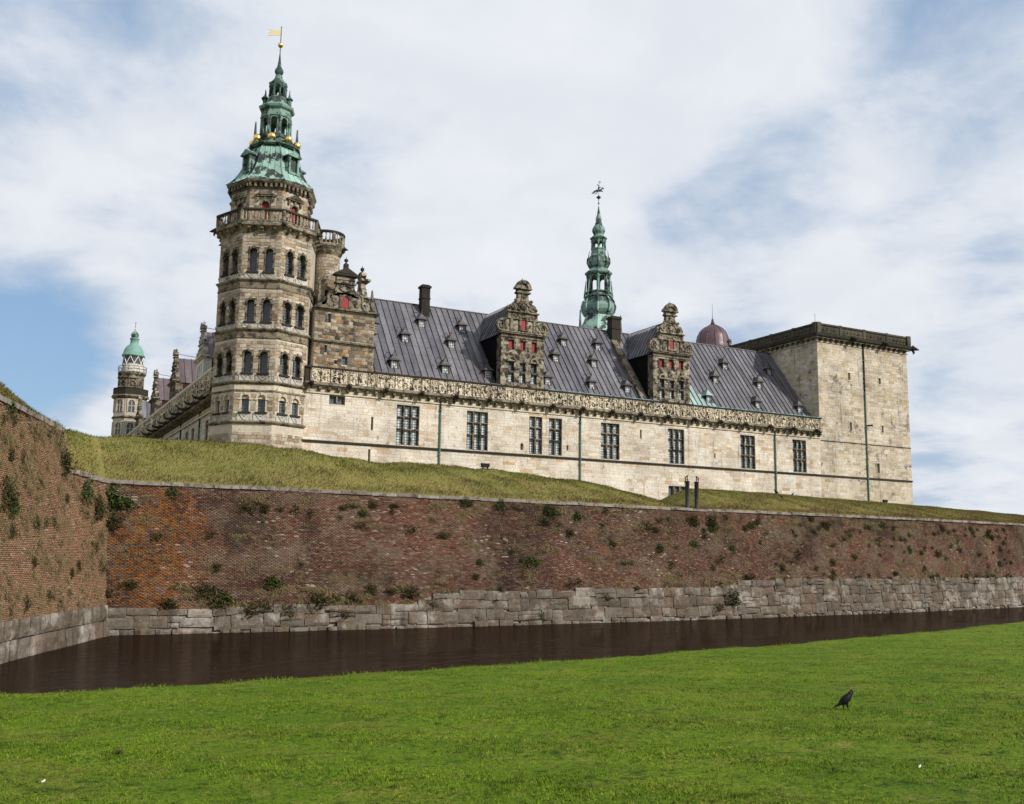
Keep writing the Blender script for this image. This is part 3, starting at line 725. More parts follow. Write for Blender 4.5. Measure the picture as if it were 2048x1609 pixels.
def relief_variants():
    out = []
    for k in range(6):
        mb = MB(); w, h = .40, .575
        mb.fbox(L0, -w, w, -h, h, 0, .05)
        for a, b, c, d in ((-w, -w+.06, -h, h), (w-.06, w, -h, h), (-w+.06, w-.06, h-.06, h), (-w+.06, w-.06, -h, -h+.06)): mb.fbox(L0, a, b, c, d, .05, .12)
        n0, n1 = .05, .15
        if k in (0, 3):
            arch_ring(mb, L0, 0, .0, .16, .25, n0, n1, 7); mb.prism(L0, [(-.25, 0), (-.16, 0), (0, -.3), (.16, 0), (.25, 0), (.06, -.46), (-.06, -.46)], n0, n1)
            mb.prism(L0, [(-.05, .3), (.05, .3), (.12, .46), (0, .4), (-.12, .46)], n0, n1)
        if k in (1, 4):
            mb.prism(L0, [(0, -.4), (.2, 0), (0, .4), (-.2, 0)], n0, n1); mb.prism(L0, [(0, -.2), (.1, 0), (0, .2), (-.1, 0)], n1, n1+.06)
            for s in (-1, 1):
                for q in (-1, 1): mb.prism(L0, [(s*.28-.05, q*.35-.09), (s*.28+.05, q*.35-.09), (s*.28+.05, q*.35+.09), (s*.28-.05, q*.35+.09)], n0, n1)
        if k in (2, 5):
            mb.prism(L0, [(-.1, -.46), (.1, -.46), (.04, -.3), (.16, -.1), (.12, .08), (-.12, .08), (-.16, -.1), (-.04, -.3)], n0, n1)
            for s in (-.2, 0, .2): mb.prism(L0, [(s*.4-.03, .1), (s*.4+.03, .1), (s+.07, .38), (s-.03, .42)], n0, n1)
        if k > 2:
            mb.fbox(L0, -.3, -.2, -.2, .2, n0, n1-.03); mb.fbox(L0, .2, .3, -.2, .2, n0, n1-.03); mb.prism(L0, [(-.2, -.05), (.2, -.05), (.2, .05), (-.2, .05)], n1, n1+.03)
        out.append(mb.mesh('relief_panel'))
    return out
BAL = mesh_baluster(); CORB = mesh_corbel(); GARG = mesh_gargoyle(); RELIEF = relief_variants()

def obelisk(cx, cy, z, h, w, parent, mat, name='obelisk'):
    mb = MB(); w2 = w*1.5
    mb.box(cx-w2/2, cx+w2/2, cy-w2/2, cy+w2/2, z, z+h*.12); mb.ball((cx, cy, z+h*.17), w*.5, 8, 4)
    b0 = z+h*.22
    mb.hexa(((cx-w/2, cy-w/2, b0), (cx+w/2, cy-w/2, b0), (cx+w/2, cy+w/2, b0), (cx-w/2, cy+w/2, b0), (cx-w*.22, cy-w*.22, z+h*.93), (cx+w*.22, cy-w*.22, z+h*.93), (cx+w*.22, cy+w*.22, z+h*.93), (cx-w*.22, cy+w*.22, z+h*.93)))
    t0 = z+h*.93; k = w*.22
    for a, b in (((-k, -k), (k, -k)), ((k, -k), (k, k)), ((k, k), (-k, k)), ((-k, k), (-k, -k))): mb.face(((cx+a[0], cy+a[1], t0), (cx+b[0], cy+b[1], t0), (cx, cy, z+h)))
    return obj(name, mb, mat, parent)
def finial(cx, cy, z, h, r, parent, mat='trim_stone', name='finial'):
    mb = MB(); mb.lathe(cx, cy, [(r*.8, z), (r*.8, z+h*.12), (r*.45, z+h*.2), (r*.4, z+h*.3), (r*.9, z+h*.42), (r, z+h*.55), (r*.8, z+h*.68), (r*.2, z+h*.75), (r*.12, z+h*.85), (.01, z+h)], 10)
    return obj(name, mb, mat, parent, True)

# ------------------------------------------------------------------ octagonal tower
def make_tower():
    tx, ty = 20.65, 88.0; Rr = 4.3; A = Rr*math.cos(R(22.5)); S = Rr*math.sin(R(22.5))
    t = thing('octagonal_tower', 'tall octagonal stone tower with green copper spire, gold balls and a gold flag vane', 'tower', (tx, ty, 9))
    faces = [-112.5, -67.5, -157.5, 157.5, -22.5, 22.5, 67.5, 112.5]
    OCT = lambda mb, prof, cap=True: mb.lathe(tx, ty, prof, 8, 0.0, cap)
    levels = ((15.26, 18.66, 16.22, 17.62), (18.66, 23.29, 19.57, 21.39), (23.29, 27.68, 24.06, 25.94), (27.68, 32.3, 28.5, 30.53))
    core = MB(); lst = []
    for deg in faces:
        F = frame(tx+A*math.cos(R(deg)), ty+A*math.sin(R(deg)), deg)
        front = deg in (-112.5, -67.5, -157.5, 157.5)
        holes = []
        if front:
            for z0, z1, s0, s1 in levels:
                for uc in (-.68, .68): holes.append((uc-.46, uc+.46, s0-.12, s1+.14))
        wall_holes(core, F, -S, S, 8.5, 32.4, holes, 0.55)
        if front:
            blk = list(holes)
            for z0, z1, s0, s1 in levels: blk += [(-S-.1, S+.1, z0-.72, z0+.12), (-1.42, 1.42, z0+.12, s0-.12)]
            lst += stones(F, -S+.0, S-.0, 13.2, 32.2, blk, h=(.27, .34), l=(.42, .72))
            for li, (z0, z1, s0, s1) in enumerate(levels):
                # carved grey apron panels under the sills
                for uc in (-.69, .69):
                    mb = MB(); mb.fbox(F, uc-.66, uc+.66, z0+.16, s0-.2, 0, .04)
                    mb.prism(F, [(uc-.42, s0-.28), (uc-.30, s0-.28), (uc, z0+.38), (uc+.30, s0-.28), (uc+.42, s0-.28), (uc+.06, z0+.22), (uc-.06, z0+.22)], .04, .09)
                    arch_ring(mb, F, uc, s0-.42, .04, .1, .04, .12, 6); mb.fbox(F, uc-.62, uc-.5, z0+.2, s0-.3, .04, .07); mb.fbox(F, uc+.5, uc+.62, z0+.2, s0-.3, .04, .07)
                    obj('apron_panel', mb, 'grey_panel', t)
                for uc in (-.68, .68):
                    w = MB(); hi = .33; vs = s1-hi
                    arch_plate(w, F, uc, s0-.12, s1+.14, .46, hi, vs, -.5, .015, back=False)
                    arch_ring(w, F, uc, vs, hi+.02, hi+.16, .0, .08); 
                    for s in (-1, 1): w.fbox(F, uc+s*(hi+.12)-.13, uc+s*(hi+.12)+.13, vs-.09, vs+.02, .0, .10)
                    w.prism(F, [(uc-.05, s1-.02), (uc+.05, s1-.02), (uc+.09, s1+.22), (uc-.09, s1+.22)], .0, .14)
                    wo = obj('window', w, 'gable_stone' if li else 'pale_trim', t)
                    sl = MB(); sl.fbox(F, uc-.52, uc+.52, s0-.2, s0-.06, .0, .17); obj('sill', sl, 'dark_stone', wo)
                    if li == 0:
                        pane('pane', F, uc-hi+.02, uc+hi-.02, s0-.1, vs-.02, -.3, 'glass_dark', wo)
                        tp = MB(); tp.prism(F, [(uc+hi*.97*math.cos(math.pi*k/8), vs+hi*.97*math.sin(math.pi*k/8)) for k in range(9)], -.3, -.08); obj('tympanum', tp, 'pale_trim', wo)
                    else:
                        pane('pane', F, uc-hi+.02, uc+hi-.02, s0-.1, s1-.02, -.42, 'glass_dark', wo, arch=1)
    obj('wall_core', core, 'mortar', t)
    emit_stones(lst, t, 'tower_ashlar', visible=lambda F: F.deg in (-112.5, -67.5, -157.5))
    # battered foot and string courses
    mb = MB(); OCT(mb, [(5.0, 8.5), (4.95, 10.8), (4.38, 13.2), (4.34, 13.25)], False); obj('battered_base', mb, 'tower_ashlar', t)
    for z in (15.26, 18.66, 23.29, 27.68):
        mb = MB(); OCT(mb, [(Rr, z-.14), (Rr+.12, z-.1), (Rr+.26, z+.02), (Rr+.26, z+.1), (Rr+.03, z+.2)], False); obj('string_course', mb, 'trim_stone', t)
        if z > 16:
            mb = MB(); OCT(mb, [(Rr, z-.76), (Rr+.09, z-.72), (Rr+.09, z-.62), (Rr, z-.58)], False); obj('architrave_band', mb, 'trim_stone', t)
            mb = MB(); OCT(mb, [(Rr+.03, z-.58), (Rr+.035, z-.14)], False); obj('frieze_band', mb, 'trim_stone' if z > 20 else 'pale_trim', t)
    # balcony
    mb = MB(); OCT(mb, [(Rr-.1, 31.75), (Rr+.06, 31.85), (Rr+.1, 32.1), (4.55, 32.3), (4.6, 32.38), (4.92, 32.5), (4.95, 32.66), (4.8, 32.72), (4.8, 32.86), (3.4, 32.9)], False); obj('balcony_floor', mb, 'trim_stone', t)
    Rb = 4.68; Ab = Rb*math.cos(R(22.5)); Sb = Rb*math.sin(R(22.5))
    mb = MB(); OCT(mb, [(Rb-.16, 33.84), (Rb+.16, 33.84), (Rb+.2, 33.92), (Rb+.16, 34.04), (Rb-.16, 34.04), (Rb-.16, 33.84)], False); obj('balcony_rail', mb, 'dark_stone', t)
    mb = MB(); OCT(mb, [(Rb-.14, 32.86), (Rb+.14, 32.86), (Rb+.12, 32.99), (Rb-.12, 32.99)], False); obj('balustrade_plinth', mb, 'trim_stone', t)
    for deg in faces:
        F = frame(tx+Ab*math.cos(R(deg)), ty+Ab*math.sin(R(deg)), deg)
        for k in range(9):
            u = -Sb+2*Sb*(k+1)/10
            if k == 4:
                mb = MB(); mb.fbox(F, u-.13, u+.13, 32.98, 33.86, -.12, .12); obj('balustrade_post', mb, 'trim_stone', t); continue
            link('baluster', BAL, 'baluster_stone', t, loc=F(u, 32.97, 0))
        for k in range(3):
            link('corbel', CORB, 'trim_stone', t, loc=Vector(F(-1.1+1.1*k, 32.02, -.32)), rotz=F.rotz)
        a = R(deg+22.5); px, py = tx+Rb*math.cos(a), ty+Rb*math.sin(a)
        mb = MB(); mb.lathe(px, py, [(.17, 32.98), (.17, 33.86)], 8); obj('balustrade_post', mb, 'trim_stone', t)
        link('gargoyle', GARG, 'dark_stone', t, loc=(tx+(Rb+.1)*math.cos(a), ty+(Rb+.1)*math.sin(a), 32.5), rotz=a+math.pi/2)
    # upper drum
    Rd = 3.62; Ad = Rd*math.cos(R(22.5)); Sd = Rd*math.sin(R(22.5)); lst = []
    core = MB()
    for deg in faces:
        F = frame(tx+Ad*math.cos(R(deg)), ty+Ad*math.sin(R(deg)), deg)
        holes = [(-.44, .44, 32.95, 35.12)]
        wall_holes(core, F, -Sd, Sd, 32.6, 36.4, holes, .4)
        lst += stones(F, -Sd, Sd, 32.9, 36.2, holes+[(-.95, .95, 34.95, 36.1)], h=(.27, .33), l=(.4, .7))
        w = MB(); arch_plate(w, F, 0, 32.95, 35.12, .44, .32, 34.72, -.35, .03, back=False); arch_ring(w, F, 0, 34.72, .33, .46, 0, .1); wo = obj('window', w, 'trim_stone', t)
        sh = MB(); sh.prism(F, [(-.32, 32.95), (.32, 32.95)]+[(.32*math.cos(math.pi*k/8), 34.72+.32*math.sin(math.pi*k/8)) for k in range(9)], -.25, -.16); sh.fbox(F, -.015, .015, 32.95, 35.0, -.16, -.145)
        obj('shutter', sh, 'red_paint', wo)
        p = MB(); p.fbox(F, -.9, .9, 35.45, 35.55, 0, .26); p.prism(F, [(-.95, 35.55), (.95, 35.55), (0, 36.05)], 0, .3); p.prism(F, [(-.6, 35.6), (.6, 35.6), (0, 35.92)], .3, .33)
        for u in (-.65, 0, .65): p.fbox(F, u-.1, u+.1, 35.08, 35.45, 0, .17); p.ball(F(u, 35.05, .1), .1, 6, 4)
        obj('pediment', p, 'trim_stone', t)
        for k in range(7):
            u = -1.35+.45*k; m = MB(); m.fbox(F, u-.09, u+.09, 36.3, 36.62, -.02, .38); obj('modillion', m, 'trim_stone', t)
    obj('drum_core', core, 'mortar', t)
    mb = MB()
    for s in lst:
        F, a, b, c, d, n, r = s; mb.cur = r; mb.fbox(F, a, b, c, d, 0, n)
    obj('drum_masonry', mb, 'tower_ashlar', t, kind='stuff')
    mb = MB(); OCT(mb, [(Rd, 36.15), (Rd+.12, 36.2), (Rd+.12, 36.3), (Rd+.03, 36.3), (Rd+.03, 36.6), (4.0, 36.66), (4.1, 36.8), (4.14, 36.95), (3.9, 37.0)], False); obj('cornice', mb, 'trim_stone', t)
    # bell-shaped copper roof, each facet of sheets with raised welts
    prof = [(4.16, 36.98), (3.78, 37.28), (3.45, 37.65), (3.15, 38.1), (2.88, 38.6), (2.65, 39.15), (2.5, 39.7), (2.42, 40.15), (2.25, 40.6), (1.95, 40.9), (1.7, 41.0)]
    for k in range(8):
        a0, a1 = R(45*k), R(45*(k+1))
        pt = lambda r, z, s: Vector((tx+r*(math.cos(a0)*(1-s)+math.cos(a1)*s), ty+r*(math.sin(a0)*(1-s)+math.sin(a1)*s), z))
        for j in range(4):
            mb = MB(); mb.grid([[pt(r, z, (j+i)/4) for i in (0, 1)] for r, z in prof])
            for i in range(len(prof)-1):
                p, q = pt(*prof[i], j/4), pt(*prof[i+1], j/4); o = Vector((math.cos(a0+R(22.5)), math.sin(a0+R(22.5)), .5)).normalized()*(.10 if j == 0 else .055); sd = (pt(prof[i][0], 0, 1)-pt(prof[i][0], 0, 0)).normalized()*(.07 if j == 0 else .035)
                mb.face((p-sd, p+o, q+o, q-sd)); mb.face((p+o, p+sd, q+sd, q+o))
            obj('copper_sheet', mb, 'verdigris_pale', t)
    for deg in (-157.5, -67.5, 22.5, 112.5):     # lucarnes on alternate facets
        F = frame(tx+2.3*math.cos(R(deg)), ty+2.3*math.sin(R(deg)), deg)
        mb = MB(); mb.fbox(F, -.55, -.38, 38.1, 39.7, -.6, .72); mb.fbox(F, .38, .55, 38.1, 39.7, -.6, .72); mb.fbox(F, -.38, .38, 38.1, 38.3, -.6, .7)
        mb.fbox(F, -.72, .72, 39.7, 39.85, -.5, .86); mb.prism(F, [(-.72, 39.85), (.72, 39.85), (0, 40.3)], -.5, .84); mb.tube([F(0, 40.25, .6), F(0, 40.6, .6)], [.07, .02])
        for s in (-1, 1): mb.prism(F, [(s*.55, 38.05), (s*.9, 38.05), (s*.72, 38.5), (s*.62, 39.2), (s*.55, 39.3)][::s], .1, .55)
        l = obj('lucarne', mb, 'verdigris', t); v = MB(); v.fbox(F, -.38, .38, 38.3, 39.7, -.2, .5); obj('louvre', v, 'verdigris_dark', l)
    mb = MB(); OCT(mb, [(1.7, 40.98), (2.2, 41.0), (2.34, 41.08), (2.32, 41.2), (1.55, 41.24)], False); obj('ledge', mb, 'verdigris', t)
    for deg in faces:
        F = frame(tx+2.05*math.cos(R(deg)), ty+2.05*math.sin(R(deg)), deg)
        mb = MB(); mb.prism(F, [(-.8, 41.05), (.8, 41.05), (.45, 41.16), (0, 41.32), (-.45, 41.16)], -.5, .22); obj('ledge_pediment', mb, 'verdigris', t)
        b = MB(); b.ball((tx+1.98*math.cos(R(deg)), ty+1.98*math.sin(R(deg)), 41.68), .385, 16, 10); obj('gold_ball', b, 'gold', t, True)
    for deg in (-172, -100, -12, 80): obelisk(tx+1.95*math.cos(R(deg)), ty+1.95*math.sin(R(deg)), 41.2, 2.3, .26, t, 'verdigris_dark')
    mb = MB(); OCT(mb, [(1.55, 41.2), (1.5, 41.9), (1.62, 42.0), (1.66, 42.2), (1.5, 42.35)]); obj('lantern_base', mb, 'verdigris_dark', t)
    def lantern(Rl, z0, z1, hi, mat):
        Al = Rl*math.cos(R(22.5)); Sl = Rl*math.sin(R(22.5))
        for deg in faces:
            F = frame(tx+Al*math.cos(R(deg)), ty+Al*math.sin(R(deg)), deg)
            mb = MB(); arch_plate(mb, F, 0, z0, z1, Sl, hi, z1-hi-.12, -.12, 0); arch_ring(mb, F, 0, z1-hi-.12, hi, hi+.06, 0, .05, 8); obj('arcade_panel', mb, mat, t)
            a = R(deg+22.5); c = MB(); c.lathe(tx+(Rl+.05)*math.cos(a), ty+(Rl+.05)*math.sin(a), [(.13, z0), (.13, z0+.12), (.09, z0+.16), (.075, z1-.2), (.12, z1-.12), (.12, z1)], 8); obj('column', c, mat, t)
    lantern(1.34, 42.35, 44.1, .30, 'verdigris')
    mb = MB(); OCT(mb, [(1.32, 44.08), (1.45, 44.12), (1.45, 44.4), (1.4, 44.42), (1.4, 44.75), (1.62, 44.9), (1.7, 45.1), (1.62, 45.2), (1.25, 45.4), (1.02, 45.65), (.95, 45.9), (.92, 46.1), (.8, 46.25), (.74, 46.3)]); obj('lantern_roof', mb, 'verdigris', t)
    for deg in (-195, -30, 60, 150):
        cx, cy = tx+1.12*math.cos(R(deg)), ty+1.12*math.sin(R(deg)); mb = MB(); mb.lathe(cx, cy, [(.22, 45.3), (.2, 46.0), (.36, 46.1), (.3, 46.2), (.12, 46.4), (.06, 46.6), (.01, 47.1)], 8); obj('pinnacle', mb, 'verdigris_dark', t)
    lantern(.70, 46.3, 47.35, .16, 'verdigris_dark')
    mb = MB(); OCT(mb, [(.7, 47.33), (.78, 47.38), (.88, 47.55), (.9, 47.65), (.6, 47.9), (.42, 48.15), (.34, 48.35), (.36, 48.45), (.24, 48.52), (.24, 48.6)]); obj('upper_cap', mb, 'verdigris', t)
    mb = MB(); mb.lathe(tx, ty, [(.22, 48.58), (.36, 48.72), (.42, 48.92), (.36, 49.12), (.2, 49.4), (.13, 49.9), (.07, 50.5), (.045, 50.75), (.035, 53.5)], 12); obj('spire', mb, 'verdigris_dark', t, True)
    b = MB(); b.ball((tx, ty, 51.6), .26, 14, 9); obj('vane_ball', b, 'gold', t, True)
    Ff = frame(tx, ty, -62.5-90+62.5-27.5)   # the flag flies to the left
    v = MB(); v.prism(Ff, [(-.03, 52.55), (-.03, 53.15), (-.55, 53.12), (-1.25, 53.22), (-.95, 53.02), (-1.2, 52.86), (-.95, 52.74), (-1.25, 52.55), (-.6, 52.6)], -.02, .02)
    v.fbox(Ff, -.12, .12, 53.42, 53.47, -.02, .02); v.fbox(Ff, -.025, .025, 53.3, 53.65, -.025, .025); obj('flag_vane', v, 'pale_gold', t)
make_tower()

def make_turret():
    cx, cy = 26.2, 88.7; r = 1.25
    t = thing('round_stair_turret', 'round stone stair turret with balustrade beside the octagonal tower', 'turret', (cx, cy, 20))
    mb = MB(); mb.lathe(cx, cy, [(r, 19), (r, 32.2), (r+.05, 32.3)], 24); obj('turret_core', mb, 'mortar', t)
    z = 25.0
    while z < 32.1:
        h = rng.uniform(.28, .36); n = 13; o = rng.uniform(0, 1)
        for k in range(n):
            a0 = 2*math.pi*(k+o)/n; a1 = 2*math.pi*(k+1+o)/n-.02; mb = MB(); mb.cur = rng.random(); rr = r+rng.uniform(.02, .045)
            m = (a0+a1)/2
            if 27.6 < z < 28.4 and abs((m-R(-100)+math.pi) % (2*math.pi)-math.pi) < .25: continue
            p = [(q*math.cos(a), q*math.sin(a)) for q, a in ((rr, a0), (rr*1.004, m), (rr, a1), (r-.05, a1), (r-.05, m), (r-.05, a0))]
            i = len(mb.v)
            mb.grid([[(cx+rr*math.cos(a), cy+rr*math.sin(a), zz) for a in (a0, m, a1)] for zz in (z+.012, z+h-.012)])
            for zz in (z+.012, z+h-.012): mb.face([(cx+x, cy+y, zz) for x, y in p])
            for a in (a0, a1): mb.face(((cx+rr*math.cos(a), cy+rr*math.sin(a), z+.012), (cx+rr*math.cos(a), cy+rr*math.sin(a), z+h-.012), (cx+r*math.cos(a), cy+r*math.sin(a), z+h-.012), (cx+r*math.cos(a), cy+r*math.sin(a), z+.012)))
            obj('ashlar_block', mb, 'tower_ashlar', t)
        z += h
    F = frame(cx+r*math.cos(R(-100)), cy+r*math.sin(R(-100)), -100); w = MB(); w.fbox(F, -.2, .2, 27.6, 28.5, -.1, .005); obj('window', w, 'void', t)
    mb = MB(); mb.lathe(cx, cy, [(r, 31.9), (r+.2, 32.2), (r+.26, 32.4), (r+.5, 32.7), (r+.52, 32.85), (r+.4, 32.95), (.2, 33.0)], 24, cap=False); obj('balcony_floor', mb, 'trim_stone', t)
    mb = MB(); mb.lathe(cx, cy, [(r+.12, 33.98), (r+.42, 33.98), (r+.45, 34.08), (r+.4, 34.18), (r+.12, 34.18), (r+.12, 33.98)], 24, cap=False); obj('balcony_rail', mb, 'dark_stone', t)
    for k in range(26):
        a = 2*math.pi*k/26
        if k % 5 == 0:
            F = frame(cx+(r+.27)*math.cos(a), cy+(r+.27)*math.sin(a), math.degrees(a)); mb = MB(); mb.fbox(F, -.13, .13, 32.93, 34.0, -.12, .12); obj('balustrade_post', mb, 'trim_stone', t)
        else: link('baluster', BAL, 'baluster_stone', t, loc=(cx+(r+.27)*math.cos(a), cy+(r+.27)*math.sin(a), 32.95), scale=(1, 1, 1.17))
    link('gargoyle', GARG, 'dark_stone', t, loc=(cx+(r+.3)*math.cos(R(-40)), cy+(r+.3)*math.sin(R(-40)), 32.6), rotz=R(50))
make_turret()

# ------------------------------------------------------------------ gables (shared by the front wing and the side wing)
GHALF = [(2.45, 0), (2.72, .15), (2.82, .5), (2.76, .9), (2.55, 1.2), (2.2, 1.32), (1.9, 1.2), (1.72, 1.3), (1.66, 1.55), (1.66, 1.95), (1.75, 2.0), (1.75, 2.1), (1.45, 2.12), (1.38, 2.5), (1.2, 2.85), (.92, 3.15), (.7, 3.32), (.6, 3.55), (.56, 3.95), (.74, 4.02), (.74, 4.15), (.64, 4.2), (.64, 4.45), (.9, 4.52), (.86, 4.7), (.66, 4.92), (.3, 5.02)]
def scroll_gable(F, uc, z, parent, sc=1.0, th=.5, name='scroll_gable', mat='gable_stone', arch_shutter=True):
    """plate with volutes, strapwork, ledges, side balls and an arched red shutter; returns the part"""
    mb = MB(); P = [(uc+sc*x, z+sc*y) for x, y in GHALF]+[(uc-sc*x, z+sc*y) for x, y in reversed(GHALF)]
    # body triangulated by horizontal slices so that concave outlines stay clean
    mb.cur = .5
    for (x0, y0), (x1, y1) in zip(GHALF, GHALF[1:]):
        if y1 <= y0+1e-6:
            continue
        mb.cur = rng.random()
        a = [(uc-sc*x0, z+sc*y0), (uc+sc*x0, z+sc*y0), (uc+sc*x1, z+sc*y1), (uc-sc*x1, z+sc*y1)]
        mb.prism(F, a, -th, 0)
    for s in (-1, 1):   # volutes
        for cxx, cyy, r in ((2.3, .62, .5), (1.02, 2.55, .38), (.86, 3.2, .16)):
            n = 22; pr = None
            for k in range(n+1):
                a = k/n*3.6*math.pi; rr = r*(1-.24*a/math.pi); p = (uc+sc*s*(cxx+rr*math.cos(a)), z+sc*(cyy+rr*math.sin(a)))
                if pr:
                    d = Vector((p[0]-pr[0], p[1]-pr[1])); nn = Vector((-d.y, d.x)).normalized()*.065*sc
                    q = [(pr[0]-nn.x, pr[1]-nn.y), (p[0]-nn.x, p[1]-nn.y), (p[0]+nn.x, p[1]+nn.y), (pr[0]+nn.x, pr[1]+nn.y)]
                    mb.prism(F, q if s > 0 or True else q[::-1], 0, .12*sc)
                pr = p
        mb.fbox(F, uc+s*sc*1.3-.16*sc, uc+s*sc*1.3+.16*sc, z+.1*sc, z+1.25*sc, 0, .12*sc)
    for y, w, h, n in ((1.28, 1.72, .1, .14), (2.0, 1.78, .12, .2), (4.02, .78, .14, .18), (4.45, .92, .1, .2)):
        mb.fbox(F, uc-sc*w, uc+sc*w, z+sc*y, z+sc*(y+h), -th*.98, n*sc)
    # cartouche and strapwork
    for k in range(26):
        a = 2*math.pi*k/26; x = .62*math.cos(a)*(1+.15*math.cos(3*a)); y = 2.62+.42*math.sin(a)
        mb.fbox(F, uc+sc*(x-.07), uc+sc*(x+.07), z+sc*(y-.07), z+sc*(y+.07), 0, (.08+.05*(k % 2))*sc)
    mb.prism(F, [(uc-.3*sc, z+2.4*sc), (uc+.3*sc, z+2.4*sc), (uc+.34*sc, z+2.75*sc), (uc, z+2.95*sc), (uc-.34*sc, z+2.75*sc)], 0, .16*sc)
    mb.prism(F, [(uc-.28*sc, z+3.2*sc), (uc+.28*sc, z+3.2*sc), (uc+.2*sc, z+3.9*sc), (uc-.2*sc, z+3.9*sc)], 0, .1*sc)
    arch_ring(mb, F, uc, z+4.55*sc, .5*sc, .86*sc, -th*.5, .16*sc, 8)
    for s in (-1, 1):
        for yy in (.3, .8): mb.prism(F, [(uc+s*sc*1.85, z+sc*(yy-.15)), (uc+s*sc*1.85+.2*sc, z+sc*yy), (uc+s*sc*1.85, z+sc*(yy+.2)), (uc+s*sc*1.85-.2*sc, z+sc*yy)], 0, .09*sc)
    g = obj(name, mb, mat, parent)
    for s in (-1, 1):
        c = F(uc+s*sc*1.6, z+2.1*sc, -th/2); finial(c[0], c[1], c[2], .75*sc, .17*sc, g, name='ball_finial')
    c = F(uc, z+4.9*sc, -th/2); finial(c[0], c[1], c[2], .85*sc, .2*sc, g)
    if arch_shutter:
        w = MB(); hw = .3*sc; arch_plate(w, F, uc, z+.28*sc, z+1.62*sc, hw+.16*sc, hw, z+1.18*sc, -.05, .16*sc); w.fbox(F, uc-.55*sc, uc+.55*sc, z+.16*sc, z+.28*sc, 0, .26*sc)
        arch_ring(w, F, uc, z+1.18*sc, hw+.02, hw+.18*sc, .1, .22*sc); wo = obj('shutter_surround', w, 'trim_stone', g)
        W.setdefault(wo.name, Matrix())
        sh = MB(); sh.prism(F, [(uc-hw, z+.28*sc), (uc+hw, z+.28*sc)]+[(uc+hw*math.cos(math.pi*k/8), z+1.18*sc+hw*math.sin(math.pi*k/8)) for k in range(9)], .02, .06); o = obj('shutter', sh, 'red_paint', g)
    return g

def roof_strip(mb, pts_a, pts_b, up, rib=.10, w=.05):
    """a sheet between two polylines with a standing seam along the first"""
    mb.grid([[Vector(p), Vector(q)] for p, q in zip(pts_a, pts_b)])
    up = Vector(up)
    for p, p2, q in zip(pts_a, pts_a[1:], pts_b):
        p = Vector(p); p2 = Vector(p2); sd = (Vector(q)-p).normalized()*w
        mb.face((p, p+up*rib, p2+up*rib, p2)); mb.face((p+up*rib, p+sd+up*rib, p2+sd+up*rib, p2+up*rib)); mb.face((p+sd+up*rib, p+sd, p2+sd, p2+sd+up*rib))

EAVE = (85.7, 20.4); RIDGE = (93.0, 29.75)
def roof_z(Y): return EAVE[1]+(Y-EAVE[0])*(RIDGE[1]-EAVE[1])/(RIDGE[0]-EAVE[0])
def roof_y(z): return EAVE[0]+(z-EAVE[1])*(RIDGE[0]-EAVE[0])/(RIDGE[1]-EAVE[1])

def dormer(parent, X, Y, mat='lead_dark', rot=None):
    z = roof_z(Y); w, h = .40, .86
    def G(x, y, zz): return (X+x, Y+y, z+zz)
    mb = MB()
    yb = lambda zz: (zz)*(RIDGE[0]-EAVE[0])/(RIDGE[1]-EAVE[1])
    for s in (-1, 1):   # cheeks
        mb.face((G(s*w, 0, -.1), G(s*w, 0, h), G(s*w, yb(h)+.1, h), G(s*w, yb(-.1), -.1)))
    mb.box(X-w, X-w+.1, Y-.02, Y+.08, z-.1, z+h); mb.box(X+w-.1, X+w, Y-.02, Y+.08, z-.1, z+h); mb.box(X-w+.1, X+w-.1, Y-.02, Y+.08, z+h-.1, z+h); mb.box(X-w+.1, X+w-.1, Y-.02, Y+.08, z-.1, z+.06)
    d = obj('dormer', mb, 'dormer_wood' if mat != 'verdigris_roof' else 'verdigris_dark', parent)
    r = MB(); o = .2; a = G(-w-o, -.22, h-.05); b = G(w+o, -.22, h-.05); ap = G(0, .22, h+.66); bk = G(0, yb(h+.66)+.05, h+.66)
    c1 = G(-w-o, yb(h-.05)+.05, h-.05); c2 = G(w+o, yb(h-.05)+.05, h-.05); mid = lambda p, q, k, dz: tuple(p[i]+(q[i]-p[i])*k+(dz if i == 2 else 0) for i in range(3))
    ma, mb_ = mid(a, ap, .45, -.09), mid(b, ap, .45, -.09); mc1, mc2 = mid(c1, bk, .45, -.09), mid(c2, bk, .45, -.09)
    r.face((a, b, mb_, ma)); r.face((ma, mb_, ap)); r.face((a, ma, mc1, c1)); r.face((ma, ap, bk, mc1)); r.face((b, c2, mc2, mb_)); r.face((mb_, mc2, bk, ap)); r.face((a, c1, c2, b))
    r.tube([ap, (ap[0], ap[1], ap[2]+.5)], [.05, .015], 5)
    obj('dormer_roof', r, mat, d)
    F = frame(X, Y, -90)
    pane('pane', F, -w+.1, w-.1, z+.06, z+h-.1, -.06, 'glass_light', d)
    k = MB(); c = G(-.42, .75, h+.5); k.tube([(c[0]+.3*math.cos(x), c[1], c[2]+.3*math.sin(x)) for x in np.linspace(-.3, 3.9, 10)], .022, 4); obj('iron_hook', k, 'iron', d)
    return d

def downpipe(parent, F, u, z0, z1, split, name='downpipe'):
    mb = MB(); mb.tube([F(u, split, .12), F(u, z1, .12)], .075, 8); mb.fbox(F, u-.14, u+.14, z1-.1, z1+.3, .02, .26)
    p = obj(name, mb, 'rust_pipe', parent)
    mb = MB(); mb.tube([F(u, z0, .12), F(u, split, .12)], .085, 8)
    for z in np.arange(z0+1, z1, 2.1): mb.fbox(F, u-.12, u+.12, z-.04, z+.04, 0, .22)
    obj('lower_pipe', mb, 'green_pipe', p)

